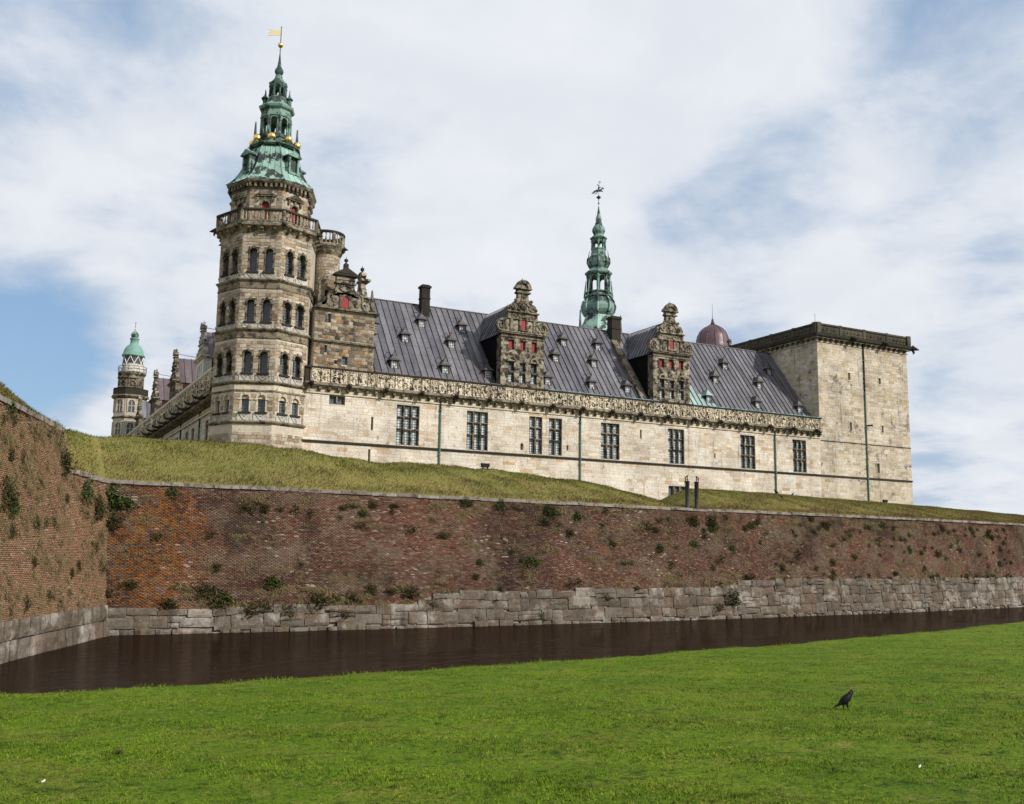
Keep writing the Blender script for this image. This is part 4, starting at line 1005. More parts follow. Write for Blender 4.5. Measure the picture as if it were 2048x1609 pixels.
# ------------------------------------------------------------------ front wing
def make_wing():
    t = thing('castle_wing', 'long pale stone castle wing with lead roof, carved parapet and two scrolled gables', 'castle', (54, 85, 9))
    F = frame(0, 85.0, -90)
    wins = [(32.36, 34.6, 3), (39.45, 41.68, 3), (46.2, 47.65, 2), (48.42, 49.9, 2), (54.5, 56.75, 3), (62.9, 65.0, 3), (72.65, 74.75, 3), (80.25, 82.3, 3)]
    holes = [(a, b, 14.3, 18.0) for a, b, c in wins]
    small = [(25.95, 27.4, 17.5, 18.3)]
    slits = [(29.93, 30.13, 15.45, 16.65), (29.76, 29.96, 12.0, 13.7), (45.25, 45.55, 14.62, 15.25), (59.3, 59.52, 16.7, 17.6), (50.45, 50.65, 14.9, 15.4), (69.0, 69.2, 15.2, 15.7)]
    low = [(62.9, 65.2, 10.8, 11.95)]
    hs = holes+small+slits+low
    core = MB(); wall_holes(core, F, 23.5, 84.5, 8.0, 20.3, hs, .45); core.face(((23.5, 85.6, 20.28), (84.5, 85.6, 20.28), (84.5, 85, 20.28), (23.5, 85, 20.28)))
    obj('wall_core', core, 'mortar', t)
    grow = [(a-.0, b+.0, c, d) for a, b, c, d in hs]
    lst = stones(F, 23.6, 84.5, 9.0, 14.0, grow, h=(.26, .42), l=(.5, 1.5), joint=.011, proud=(.004, .02))+stones(F, 23.6, 84.5, 14.22, 18.36, grow, h=(.22, .36), l=(.45, 1.3), joint=.011, proud=(.004, .02))
    emit_stones(lst, t, 'wing_ashlar')
    for (a, b, c) in wins:
        mullion_window(F, a, b, 14.3, 18.0, c, (0, .4, .71, 1), t, mat='gable_stone')
    mullion_window(F, *small[0][:2], *small[0][2:], 2, (0, 1), t, mat='trim_stone', glass='glass_dark')
    mullion_window(F, *low[0][:2], *low[0][2:], 3, (0, 1), t, mat='trim_stone', glass='glass_dark')
    for a, b, c, d in slits:
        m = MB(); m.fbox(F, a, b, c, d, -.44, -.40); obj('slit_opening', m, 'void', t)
    mb = MB(); mb.fbox(F, 23.6, 84.5, 14.02, 14.2, 0, .14); obj('string_course', mb, 'dark_stone', t)  # dark colour stands in for the shadow line of the course
    mb = MB(); mb.fbox(F, 23.6, 84.5, 18.36, 18.46, 0, .12); mb.fbox(F, 23.6, 84.5, 18.46, 18.52, 0, .07); obj('architrave_band', mb, 'pale_trim', t)
    x = 23.7
    while x < 84.4:      # frieze slabs
        l = rng.uniform(.8, 1.1); m = MB(); m.fbox(F, x+.008, min(x+l, 84.5)-.008, 18.53, 18.96, 0, .04+rng.uniform(0, .015)); obj('frieze_slab', m, 'pale_trim', t); x += l
    mb = MB(); mb.fbox(F, 23.6, 84.45, 18.96, 19.08, 0, .36); mb.fbox(F, 23.6, 84.45, 19.08, 19.22, 0, .5); mb.fbox(F, 23.6, 84.45, 19.22, 19.34, 0, .42); obj('cornice', mb, 'trim_stone', t)
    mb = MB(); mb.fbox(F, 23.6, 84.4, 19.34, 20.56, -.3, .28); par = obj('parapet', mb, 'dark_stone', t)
    n = 69; st = (84.3-24.1)/n
    for k in range(n):
        u = 24.1+st*(k+.5)
        link('relief_panel', RELIEF[int(rng.integers(6))], 'relief_stone', par, loc=F(u, 19.94, .281), scale=(st*.445/.4, .9, 1.03))
        link('corbel', CORB, 'pale_trim', t, loc=F(u+st/2, 18.58, .03), scale=(1, .75, 1))
        if k % 4 == 0:
            m = MB(); m.fbox(F, u-st/2-.07, u-st/2+.07, 19.3, 20.56, .28, .40); obj('parapet_pier', m, 'trim_stone', par)
            link('gargoyle', GARG, 'dark_stone', t, loc=F(u-st/2, 19.05, .52))
    mb = MB(); mb.fbox(F, 23.6, 84.45, 20.56, 20.72, -.7, .42); obj('parapet_coping', mb, 'dark_stone', t)
    # copper flashing along the parapet, in sheets
    x = 30.0
    while x < 84.3:
        l = rng.uniform(.9, 1.3); e = min(x+l, 84.45); m = MB(); m.hexa((F(x, 20.73, .44), F(e-.02, 20.73, .44), F(e-.02, 20.73, -.8), F(x, 20.73, -.8), F(x, 20.8, .40), F(e-.02, 20.8, .40), F(e-.02, 20.98, -.8), F(x, 20.98, -.8)))
        m.fbox(F, e-.07, e-.02, 20.74, 20.86, -.1, .46)
        if not (42.9 < x+l/2 < 48.1 or 61.1 < x+l/2 < 66.1): obj('flashing_sheet', m, 'lead_dark' if x < 47 else 'flashing_copper', t)
        x += l
    for u in (36.68, 52.0, 77.6): downpipe(t, F, u, 10.5, 18.7, 17.6 if u < 60 else 18.2)
    # roof: lead sheets with standing seams
    mb = MB(); mb.face(((29.9, EAVE[0], EAVE[1]-.05), (84.5, EAVE[0], EAVE[1]-.05), (84.5, RIDGE[0], RIDGE[1]-.05), (29.9, RIDGE[0], RIDGE[1]-.05)))
    mb.face(((29.9, RIDGE[0], RIDGE[1]-.05), (84.5, RIDGE[0], RIDGE[1]-.05), (84.5, 100.3, 20.35), (29.9, 100.3, 20.35))); mb.face(((29.95, EAVE[0], 20), (29.95, RIDGE[0], RIDGE[1]-.06), (29.95, 100.3, 20)))
    roof = obj('roof', mb, 'lead_dark', t)
    x = 29.9; N = Vector((0, -(RIDGE[1]-EAVE[1]), RIDGE[0]-EAVE[0])).normalized()
    while x < 84.4:
        e = min(x+.665, 84.5); K = 9; m = MB(); pts = []
        for k in range(K+1):
            Y = EAVE[0]+(RIDGE[0]-EAVE[0])*k/K; off = N*(.012*math.sin(k*2.1+x*3)+.02)
            pts.append((Y+off.y, roof_z(Y)+off.z))
        A = [(x, y, z) for y, z in pts]; B = [(e, y, z) for y, z in pts]
        roof_strip(m, A, B, N)
        for k in range(1, K):   # cross welts
            p, q = Vector(A[k]), Vector(B[k]); d = Vector((0, -.78, -.62))*.05
            m.face((p+d, q+d, q+N*.012, p+N*.012)); m.face((p+N*.012, q+N*.012, q-d*.3, p-d*.3))
        green = 66.1 < x < 70.2
        obj('roof_sheet', m, 'lead_roof', roof)
        if green:   # lower half re-covered in weathered copper
            m = MB(); kk = int(5-(x-66.1)*1.0); roof_strip(m, [Vector(a)+N*.03 for a in A[:kk+1]], [Vector(b)+N*.03 for b in B[:kk+1]], N); obj('copper_sheet', m, 'verdigris_roof', roof)
        x = e
    m = MB(); m.tube([(29.9, RIDGE[0], RIDGE[1]+.02), (84.5, RIDGE[0], RIDGE[1]+.02)], .1, 8); obj('ridge_roll', m, 'lead_dark', roof)
    for X, Y in ((36.96, 90.8), (41.4, 90.76), (34.6, 89.15), (39.52, 89.1), (32.62, 86.65), (37.85, 86.67), (42.45, 86.66), (53.43, 90.7), (51.46, 88.98), (57.83, 90.72), (56.16, 88.89), (54.51, 86.65), (58.96, 86.67), (49.2, 86.62), (75.19, 90.35), (72.43, 88.7), (69.67, 86.57), (81.95, 90.36), (78.9, 88.66), (76.64, 86.5), (83.0, 86.5)):
        dormer(t, X, Y, 'verdigris_roof' if abs(X-69.67) < .1 else 'lead_dark')
    # half-hidden louvred dormer beside the tower bay
    # chimneys and fire wall
    for X, Y, w, d, z0, z1 in ((37.75, 92.3, .44, .42, 27.6, 31.75), (60.9, 92.3, .58, .5, 27.6, 31.35)):
        m = MB(); m.box(X-w, X+w, Y-d, Y+d, z0, z1-.35); m.box(X-w-.1, X+w+.1, Y-d-.1, Y+d+.1, z1-.35, z1-.12); m.box(X-w+.05, X+w-.05, Y-d+.05, Y+d-.05, z1-.12, z1); m.box(X-w-.06, X+w+.06, Y-d-.06, Y+d+.06, z1-1.5, z1-1.38)
        obj('chimney', m, 'dark_stone', t)
    Ys = np.linspace(85.9, 91.6, 10)
    for a, b in zip(Ys, Ys[1:]):
        m = MB(); x0, x1 = 60.15, 60.75; za, zb = roof_z(a), roof_z(b); h = .55
        m.hexa(((x0, a, za-.2), (x1, a, za-.2), (x1, b-.02, zb-.2), (x0, b-.02, zb-.2), (x0-.06, a, za+h), (x1+.06, a, za+h), (x1+.06, b-.02, zb+h-.02), (x0-.06, b-.02, zb+h-.02))); obj('fire_wall_stone', m, 'trim_stone', t)
    # the two big gabled dormers
    for gx in (45.5, 63.62):
        G = frame(gx, 85.3, -90); g = MB(); hw = 2.42
        hh = [(-1.57, -.97, 24.55, 25.5), (-.3, .3, 24.55, 25.5), (.97, 1.57, 24.55, 25.5)]+[(u-.32, u+.32, 21.25, 23.25) for u in (-1.27, 0, 1.27)]
        wall_holes(g, G, -hw, hw, 20.3, 25.9, hh, .4); g.face((G(hw, 20.3, 0), G(hw, 20.3, -.9), G(hw, 25.9, -.9), G(hw, 25.9, 0))); g.face((G(-hw, 20.3, 0), G(-hw, 25.9, 0), G(-hw, 25.9, -.9), G(-hw, 20.3, -.9)))
        go = obj('gable_dormer', g, 'gable_stone', t)
        ls = stones(G, -hw, hw, 20.9, 25.75, hh+[(-hw, hw, 22.25, 22.4)], h=(.34, .44), l=(.45, .85))
        for s in ls:
            Fq, a, b, c, d, n, r = s; m = MB(); m.cur = r; m.fbox(Fq, a, b, c, d, 0, n+.01); obj('ashlar_block', m, 'gable_stone', go)
        for a, b, c, d in hh[:3]:
            m = MB(); m.fbox(G, a, b, c, d, -.25, -.2); m.fbox(G, (a+b)/2-.015, (a+b)/2+.015, c, d, -.2, -.185); obj('shutter', m, 'red_paint', go)
        for a, b, c, d in hh[3:]:
            m = MB(); nn = -.14; m.fbox(G, a, a+.07, c, d, -.3, nn); m.fbox(G, b-.07, b, c, d, -.3, nn); m.fbox(G, a+.07, b-.07, 22.2, 22.4, -.3, .06); m.fbox(G, a+.07, b-.07, d-.07, d, -.3, nn); m.fbox(G, a+.07, b-.07, c, c+.07, -.3, nn); obj('window_frame', m, 'window_wood', go)
            pane('pane', G, a+.07, b-.07, c+.07, 22.2, -.26, 'glass_light', go); pane('pane', G, a+.07, b-.07, 22.4, d-.07, -.26, 'glass_dark', go)
        for u in (-1.27, 1.27):
            m = MB(); arch_ring(m, G, u, 23.42, .28, .46, 0, .2, 8); m.fbox(G, u-.5, u+.5, 23.3, 23.42, 0, .24); m.ball(G(u, 24.1, .1), .17, 10, 6); obj('window_hood', m, 'trim_stone', go)
        m = MB(); m.fbox(G, -hw, hw, 25.72, 25.82, 0, .12); m.fbox(G, -hw+.02, hw-.02, 25.82, 26.08, -.4, .06); m.fbox(G, -hw-.2, hw+.2, 26.08, 26.2, -.5, .3); m.fbox(G, -hw-.28, hw+.28, 26.2, 26.32, -.5, .38); obj('gable_cornice', m, 'trim_stone', go)
        scroll_gable(G, 0, 26.32, t)
        # cheeks
        ye = roof_y(26.0)
        for s in (-1, 1):
            m = MB(); x0, x1 = gx+s*(hw-.02), gx+s*(hw-.2)
            pr = [(85.45, 20.2), (ye+.3, 26.05), (85.45, 26.05)]
            i = [(x0, y, z) for y, z in pr]; j = [(x1, y, z) for y, z in pr]; m.face(i); m.face(j[::-1]); m.face((i[0], i[1], j[1], j[0])); m.face((i[1], i[2], j[2], j[1])); obj('dormer_cheek', m, 'shaded_tarred_wood', go)
        # roof sheets of the gable
        pf = [(hw+.12, 26.0), (2.05, 26.95), (1.55, 27.95), (.95, 28.95), (.45, 29.5), (0, 29.75)]
        for s in (-1, 1):
            y = 85.45
            while y < 92.9:
                e = min(y+.6, 93.0); m = MB(); A, B = [], []
                for (dx, z) in pf:
                    lim = roof_y(z)+.05
                    A.append((gx+s*dx, min(y, lim), z)); B.append((gx+s*dx, min(e, lim), z))
                if A[-1][1] < B[-1][1]:
                    roof_strip(m, A, B, (s*.7, 0, .7)); obj('roof_sheet', m, 'lead_roof', roof)
                y = e
            m = MB(); m.tube([(gx+s*dx, roof_y(z)+.02, z+.03) for dx, z in pf], .09, 6); obj('valley_flashing', m, 'lead_roof', roof)
        m = MB(); m.tube([(gx, 85.4, 29.8), (gx, 93, 29.8)], .08, 6); obj('ridge_roll', m, 'lead_dark', roof)
    return t
make_wing()

# ------------------------------------------------------------------ gabled bay beside the octagonal tower
def make_bay():
    t = thing('gabled_bay', 'stone bay with scrolled gable, red arched shutter and obelisks beside the octagonal tower', 'gable', (27.1, 86, 20))
    x0, x1, y0, y1 = 24.35, 29.95, 85.2, 92.5; F = frame(0, y0, -90); Fe = frame(x1, 0, 0)
    hs = [(25.55, 25.85, 24.9, 25.75), (25.35, 25.6, 22.15, 22.85), (26.3, 26.6, 21.2, 21.55), (27.0, 27.55, 21.2, 21.95)]
    core = MB(); wall_holes(core, F, x0, x1, 20.2, 26.0, hs, .35); wall_holes(core, Fe, y0, y1, 20.2, 26.0, [], .3); core.face(((x0, y0, 20.2), (x0, y0, 26), (x0, y1, 26), (x0, y1, 20.2))); obj('wall_core', core, 'mortar', t)
    ls = stones(F, x0, x1, 20.75, 23.0, hs, h=(.26, .34), l=(.35, .7))+stones(F, x0, x1, 23.4, 25.85, hs, h=(.26, .34), l=(.35, .7))+stones(Fe, y0, 90.5, 20.8, 25.85, [], h=(.26, .34), l=(.35, .7))
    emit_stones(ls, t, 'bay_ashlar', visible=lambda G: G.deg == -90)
    for a, b, c, d in hs: pane('window', F, a, b, c, d, -.25, 'glass_dark', t)
    m = MB(); m.fbox(F, x0-.05, x1+.2, 23.12, 23.3, 0, .24); m.fbox(F, x0, x1+.12, 23.0, 23.12, 0, .12); m.box(x1, x1+.22, y0+.001, 90, 23.13, 23.29); obj('string_course', m, 'trim_stone', t)
    m = MB(); m.fbox(F, x0-.1, x1+.3, 26.0, 26.14, -.6, .2); m.fbox(F, x0-.15, x1+.4, 26.14, 26.28, -.6, .36); m.box(x1, x1+.35, y0+.02, 91, 26.02, 26.26); obj('cornice', m, 'trim_stone', t)
    H = [(2.3, 0), (1.95, .08), (1.72, .3), (1.62, .7), (1.66, 1.1), (1.6, 1.42), (1.36, 1.55), (1.2, 1.4), (1.16, 1.2), (1.12, 1.5), (1.02, 1.8), (.86, 2.0), (.84, 2.35), (.98, 2.4), (.98, 2.55), (.88, 2.6), (.88, 3.15)]
    uc, z = 27.1, 26.28; m = MB()
    for (a, b), (c, d) in zip(H, H[1:]):
        if d > b+.001: m.cur = rng.random(); m.prism(F, [(uc-a, z+b), (uc+a, z+b), (uc+c, z+d), (uc-c, z+d)], -.5, -.02)
    for s in (-1, 1):
        m.tube([F(uc+s*x, z+y, .02) for x, y in ((2.2, .06), (1.9, .14), (1.66, .4), (1.6, .8), (1.64, 1.15), (1.55, 1.42), (1.36, 1.48), (1.25, 1.35), (1.33, 1.22))], .09, 6)
        for cx_, cy_, r in ((1.05, 1.55, .28), (.98, .8, .26)):
            m.tube([F(uc+s*(cx_+r*(1-k/26)*math.cos(k*.62)), z+cy_+r*(1-k/26)*math.sin(k*.62), .03) for k in range(18)], .055, 5)
        m.tube([F(uc+s*.98, z+.52, .03), F(uc+s*1.0, z+.3, .03)], [.05, .09], 5)
    for k in range(12): m.tube([F(uc+.5*math.cos(k*.52), z+1.95+.3*math.sin(k*.52), 0), F(uc+.5*math.cos(k*.52+.5), z+1.95+.3*math.sin(k*.52+.5), .05)], .07, 5)
    m.fbox(F, uc-.98, uc+.98, z+2.38, z+2.54, -.55, .1); m.fbox(F, uc-.9, uc+.9, z+2.75, z+2.85, -.5, .05)
    obj('scroll_gable', m, 'gable_stone', t)
    m = MB(); m.fbox(F, uc-1.12, uc+1.12, z+3.15, z+3.28, -.6, .2); m.prism(F, [(uc-1.16, z+3.28), (uc+1.16, z+3.28), (uc, z+3.95)], -.6, .2); m.prism(F, [(uc-.75, z+3.33), (uc+.75, z+3.33), (uc, z+3.74)], .2, .24); obj('pediment', m, 'dark_stone', t)
    c = F(uc, z+3.85, -.2); m = MB(); m.box(c[0]-.2, c[0]+.2, c[1]-.2, c[1]+.2, c[2], c[2]+.45); obj('finial_base', m, 'dark_stone', t); finial(c[0], c[1], c[2]+.42, .75, .2, t, 'dark_stone')
    hw = .34; m = MB(); arch_plate(m, F, uc, z+.12, z+1.32, hw+.2, hw, z+.88, -.05, .06); arch_ring(m, F, uc, z+.88, hw, hw+.16, .05, .1); w = obj('shutter_surround', m, 'gable_stone', t)
    sh = MB(); sh.prism(F, [(uc-hw, z+.12), (uc+hw, z+.12)]+[(uc+hw*math.cos(math.pi*k/8), z+.88+hw*math.sin(math.pi*k/8)) for k in range(9)], -.015, .02); obj('shutter', sh, 'red_paint', w)
    obelisk(24.75, y0+.3, 26.28, 2.5, .32, t, 'gable_stone'); obelisk(29.75, y0+.3, 26.28, 2.3, .32, t, 'gable_stone')
    # east gable, seen edge-on
    G = frame(x1+.1, 88.9, 0); m = MB()
    for (a, b), (c, d) in zip(GHALF, GHALF[1:]):
        if d > b+.001: m.cur = rng.random(); m.prism(G, [(-a*.8, 26.28+b*.95), (a*.8, 26.28+b*.95), (c*.8, 26.28+d*.95), (-c*.8, 26.28+d*.95)], -.45, .02)
    m.fbox(G, -.8, .8, 30.1, 30.3, -.5, .45); m.fbox(G, -1.4, 1.4, 28.2, 28.32, -.5, .3); obj('side_gable', m, 'gable_stone', t); finial(x1-.1, 88.9, 30.9, .9, .2, t, 'dark_stone')
    for i in range(8):
        m = MB(); a, b = y0+.5+i*.85, y0+.5+(i+1)*.85
        for s in (-1, 1): roof_strip(m, [(uc+s*x, a, zz) for x, zz in ((2.5, 26.2), (1.9, 26.9), (1.0, 27.5), (0, 27.8))], [(uc+s*x, b, zz) for x, zz in ((2.5, 26.2), (1.9, 26.9), (1.0, 27.5), (0, 27.8))], (s*.6, 0, .7))
        obj('copper_sheet', m, 'verdigris', t)
    m = MB(); m.box(30.05, 30.65, 86.2, 88.5, 24.6, 25.6); m.hexa(((29.9, 86.0, 25.6), (30.85, 86.0, 25.6), (30.85, 88.6, 25.6), (29.9, 88.6, 25.6), (29.9, 86.4, 26.0), (30.3, 86.4, 26.0), (30.3, 88.6, 26.0), (29.9, 88.6, 26.0))); lv = obj('louvre_dormer', m, 'lead_dark', t)
    for k in range(4): q = MB(); q.box(30.1, 30.6, 86.12, 86.2, 24.68+.22*k, 24.84+.22*k); obj('slat', q, 'lead_roof', lv)
make_bay()

# ------------------------------------------------------------------ square keep
def make_keep():
    t = thing('square_keep', 'massive square pale stone corner tower with dark parapet and slit windows', 'tower', (92, 92, 9))
    x0, x1, y0, y1 = 84.5, 99.4, 85.0, 99.9
    F = frame(0, y0, -90); Fw = frame(x0, 0, 180); Fe = frame(x1, 0, 0)
    hs = [(89.25, 89.65, 25.7, 26.6), (94.3, 94.7, 25.65, 26.45), (89.28, 89.62, 19.6, 20.65), (94.5, 94.85, 19.75, 20.65), (93.5, 93.95, 14.85, 16.0)]
    core = MB(); wall_holes(core, F, x0, x1, 8, 30.3, hs, .5); wall_holes(core, Fw, -y1, -y0, 8, 30.3, []); wall_holes(core, Fe, y0, y1, 8, 30.3, [])
    core.face(((x0, y0, 30.29), (x1, y0, 30.29), (x1, y1, 30.29), (x0, y1, 30.29))); core.face(((x1, y1, 8), (x0, y1, 8), (x0, y1, 30.3), (x1, y1, 30.3))); obj('wall_core', core, 'mortar', t)
    ls = stones(F, x0, x1, 9, 14.0, hs, h=(.28, .44), l=(.5, 1.4), joint=.013, proud=(.006, .025))+stones(F, x0, x1, 14.22, 29.85, hs, h=(.24, .38), l=(.45, 1.3), joint=.013, proud=(.006, .025))+stones(Fw, -y1, -y0, 20, 29.85, [], h=(.24, .38), l=(.45, 1.3), joint=.013, proud=(.006, .025))+stones(Fe, y0, y1, 9, 29.85, [], h=(.3, .4), l=(.5, 1.1))
    emit_stones(ls, t, 'keep_ashlar', visible=lambda G: G.deg != 0)
    for a, b, c, d in hs:
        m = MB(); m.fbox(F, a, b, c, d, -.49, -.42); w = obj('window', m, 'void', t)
        m = MB(); m.fbox(F, a-.12, a, c-.1, d+.15, 0, .05); m.fbox(F, b, b+.12, c-.1, d+.15, 0, .05); m.fbox(F, a, b, d, d+.15, 0, .05); m.fbox(F, a, b, c-.12, c, 0, .08); obj('surround', m, 'pale_trim', w)
    m = MB(); m.fbox(F, x0+.001, x1, 14.02, 14.2, 0, .13); m.fbox(F, 84.6, x1, 18.14, 18.22, 0, .08); obj('string_course', m, 'dark_stone', t)  # shadow line painted as dark stone, as on the wing
    def ring(z0, z1, o, mat, name):
        m = MB(); m.box(x0-o, x1+o, y0-o, y1+o, z0, z1); obj(name, m, mat, t)
    ring(29.86, 29.98, .1, 'pale_trim', 'architrave_band'); ring(30.3, 30.5, .42, 'trim_stone', 'cornice'); ring(30.5, 30.72, .62, 'dark_stone', 'cornice'); ring(30.72, 30.86, .5, 'dark_stone', 'cornice')
    for k in range(17):
        u = .45+k*(14.9-.9)/16
        link('corbel', CORB, 'trim_stone', t, loc=F(x0+u, 29.98, .02)); link('corbel', CORB, 'trim_stone', t, loc=Fw(-y0-u, 29.98, .02), rotz=Fw.rotz)
    for Fr, a, b in ((F, x0-.3, x1+.3), (Fw, -y1-.3, -y0+.3), (Fe, y0-.3, y1+.3)):
        n = 4; w = (b-a)/n
        for k in range(n):
            m = MB(); p, q = a+k*w, a+(k+1)*w; m.fbox(Fr, p+.18, q-.18, 30.86, 31.85, -.2, .25)
            for j in range(5): m.fbox(Fr, p+.4+j*(w-.8)/5, p+.4+(j+.8)*(w-.8)/5, 31.0, 31.28, .25, .3); m.fbox(Fr, p+.5+j*(w-.8)/5, p+.4+(j+.9)*(w-.8)/5, 31.33, 31.62, .25, .3)
            m.ball(Fr((p+q)/2-.8, 31.35, .28), .14, 8, 4); m.ball(Fr((p+q)/2+.8, 31.35, .28), .14, 8, 4); obj('parapet_panel', m, 'parapet_stone', t)
            m = MB(); m.fbox(Fr, p+.02, q-.02, 31.85, 32.05, -.3, .36); obj('parapet_coping', m, 'parapet_stone', t)
        for k in range(n+1):
            m = MB(); m.fbox(Fr, a+k*w-.2, a+k*w+.2, 30.86, 32.12, -.28, .33); obj('parapet_pier', m, 'parapet_stone', t)
    for u in (89.6, 94.9): link('gargoyle', GARG, 'dark_stone', t, loc=F(u, 30.5, .55), scale=1.3)
    link('gargoyle', GARG, 'dark_stone', t, loc=(x1+.42, y0-.42, 30.45), rotz=R(45), scale=1.5)
    downpipe(t, F, 91.88, 10.5, 30.0, 24.5)
    for z, c in ((20.6, 0), ): m = MB(); m.tube([F(91.9, 20.4, .3), F(92.5, 20.45, .5)], .12, 6); obj('spout', m, 'rust_pipe', t)
    m = MB(); m.tube([(84.4, 85.1, 32.1), (84.4, 85.1, 33.2)], .02, 5); obj('lightning_rod', m, 'iron', t)
make_keep()

# ------------------------------------------------------------------ side wing running back from the tower
def make_side_wing():
    X = 17.2; y0, y1 = 89.5, 150.0
    t = thing('side_wing', 'pale castle wing receding behind the octagonal tower with a row of scrolled gables', 'castle', (X, 120, 9))
    F = frame(X, 0, 180)      # u = -Y
    wy = [94.0, 101.2, 104.6, 110.4, 117.0, 123.5, 130, 137]
    hs = [(-y-.85, -y+.85, 10.6, 16.4) for y in wy]
    core = MB(); wall_holes(core, F, -y1, -y0, 8, 20.3, hs, .45); obj('wall_core', core, 'mortar', t)
    ls = stones(F, -y1, -y0, 11.5, 16.9, hs, h=(.36, .46), l=(.7, 1.3), joint=.02); m = MB()
    emit_stones(ls, t, 'side_ashlar', keep=120)
    for a, b, c, d in hs: mullion_window(F, a, b, c, d, 2, (0, .36, .68, 1), t, mat='trim_stone', glass='glass_dark', mw=.16)
    m = MB(); m.fbox(F, -y1, -y0, 16.9, 17.05, 0, .2); m.fbox(F, -y1, -y0, 17.2, 17.3, 0, .12); obj('architrave_band', m, 'pale_trim', t)
    m = MB(); m.fbox(F, -y1, -y0, 17.95, 18.15, 0, .7); m.fbox(F, -y1, -y0, 18.15, 18.4, 0, .95); m.fbox(F, -y1, -y0, 18.4, 18.55, 0, .8); obj('cornice', m, 'trim_stone', t)
    m = MB(); m.fbox(F, -y1, -y0, 18.55, 20.35, -.3, .5); par = obj('parapet', m, 'grey_panel', t)
    m = MB(); m.fbox(F, -y1, -y0, 20.35, 20.6, -.4, .75); obj('parapet_coping', m, 'pale_trim', t)
    m = MB(); m.fbox(F, -y1, -y0, 20.6, 20.8, -.5, .3); obj('gutter', m, 'lead_roof', t)
    n = 44; st = (y1-y0)/n
    for k in range(n):
        u = -y0-st*(k+.5)
        link('relief_panel', RELIEF[int(rng.integers(6))], 'grey_panel', par, loc=F(u, 19.45, .51), rotz=F.rotz, scale=(st*.44/.4, 2.2, 1.42))
        m = MB(); m.tube([F(u-st*.4, 18.75, .62), F(u+st*.4, 20.15, .62)], .09, 5); m.tube([F(u+st*.4, 18.75, .62), F(u-st*.4, 20.15, .62)], .09, 5); obj('strapwork_cross', m, 'pale_trim', par)
        for q in (-.25, .25): link('corbel', CORB, 'trim_stone', t, loc=F(u+q*st, 17.55, .02), rotz=F.rotz, scale=(1, 1.6, 1.1))
        if k % 3 == 1:
            m = MB(); m.tube([F(u, 18.2, .8), F(u, 18.0, 1.3), F(u, 18.05, 1.75), F(u, 18.25, 1.9)], [.2, .16, .12, .05], 6); obj('gargoyle', m, 'dark_stone', t)
    for y in (97.3, 107.8, 120.3): downpipe(t, F, -y, 10, 17.9, 16.0)
    # roof
    ex, ez, rx, rz = 17.9, 20.3, 24.6, 29.3
    y = 92.5; m = MB(); m.face(((ex, y0+1, ez), (rx, y0+1, rz), (rx, y1, rz), (ex, y1, ez))); m.face(((rx, y0+1, rz), (31.3, y0+1, ez), (31.3, y1, ez), (rx, y1, rz))); roof = obj('roof', m, 'lead_dark', t)
    while y < y1-.1:
        e = min(y+.9, y1); m = MB(); roof_strip(m, [(ex, y, ez+.03), (rx, y, rz+.03)], [(ex, e, ez+.03), (rx, e, rz+.03)], (-.8, 0, .6)); obj('roof_sheet', m, 'lead_roof', roof); y = e
    zr = lambda x: ez+(x-ex)*(rz-ez)/(rx-ex)
    for k, (yc, sc, bm, rm, cm) in enumerate(((101.2, .82, 'white_render', 'purple_copper', 'shaded_tarred_wood'), (117.8, .86, 'gable_stone', 'purple_copper', 'brown_cheek'), (133.0, .86, 'gable_stone', 'purple_copper', 'brown_cheek'), (147.6, .7, 'gable_stone', 'lead_roof', 'brown_cheek'))):
        G = frame(X+.25, yc, 180); hw = 2.42*sc; zc = 23.2 if k < 3 else 22.6
        g = MB(); hh = [(-1.05*sc*1.1+i*1.05*sc*1.1-.3*sc, -1.05*sc*1.1+i*1.05*sc*1.1+.3*sc, 21.5, 22.7) for i in range(3)]
        wall_holes(g, G, -hw, hw, 20.2, zc, hh, .3); g.face((G(hw, 20.2, 0), G(hw, 20.2, -.8), G(hw, zc, -.8), G(hw, zc, 0))); g.face((G(-hw, 20.2, 0), G(-hw, zc, 0), G(-hw, zc, -.8), G(-hw, 20.2, -.8))); go = obj('gable_dormer', g, bm, t)
        for a, b, c, d in hh: pane('pane', G, a, b, c, d, -.2, 'glass_dark', go)
        g = MB(); g.fbox(G, -hw-.1, hw+.1, zc, zc+.15, -.5, .15); g.fbox(G, -hw-.25, hw+.25, zc+.15, zc+.3, -.5, .32); obj('gable_cornice', g, 'pale_trim' if k == 0 else 'trim_stone', go)
        scroll_gable(G, 0, zc+.3, t, sc=sc*.82, th=.4, mat='grey_panel' if k == 0 else 'gable_stone', arch_shutter=False)
        # gable roof and cheeks
        zt = zc+.3+3.3*sc; xt = ex+(zt-ez)*(rx-ex)/(rz-ez)
        for s in (-1, 1):
            x = X+.5
            while x < xt:
                e = min(x+.8, xt+.4); m = MB(); pf = [(hw+.1, zc), (hw*.55, zc+1.9*sc), (0, zt)]
                lim = lambda z: ex+(z-ez)*(rx-ex)/(rz-ez)+.05
                A = [(min(x, lim(z)), yc+s*d, z) for d, z in pf]; B = [(min(e, lim(z)), yc+s*d, z) for d, z in pf]
                roof_strip(m, A, B, (0, s*.8, .6)); obj('roof_sheet', m, rm, roof); x = e
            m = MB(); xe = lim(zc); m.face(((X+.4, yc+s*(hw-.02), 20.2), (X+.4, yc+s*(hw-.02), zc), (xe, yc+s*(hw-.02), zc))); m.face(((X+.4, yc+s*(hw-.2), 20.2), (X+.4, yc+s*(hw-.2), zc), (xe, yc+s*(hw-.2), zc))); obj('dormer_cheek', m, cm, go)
        m = MB(); c = G(0, zc+4.2*sc, -.3); m.tube([c, (c[0]+4.2, c[1], zt+.1)], .03, 4); obj('stay_rod', m, 'iron', t)
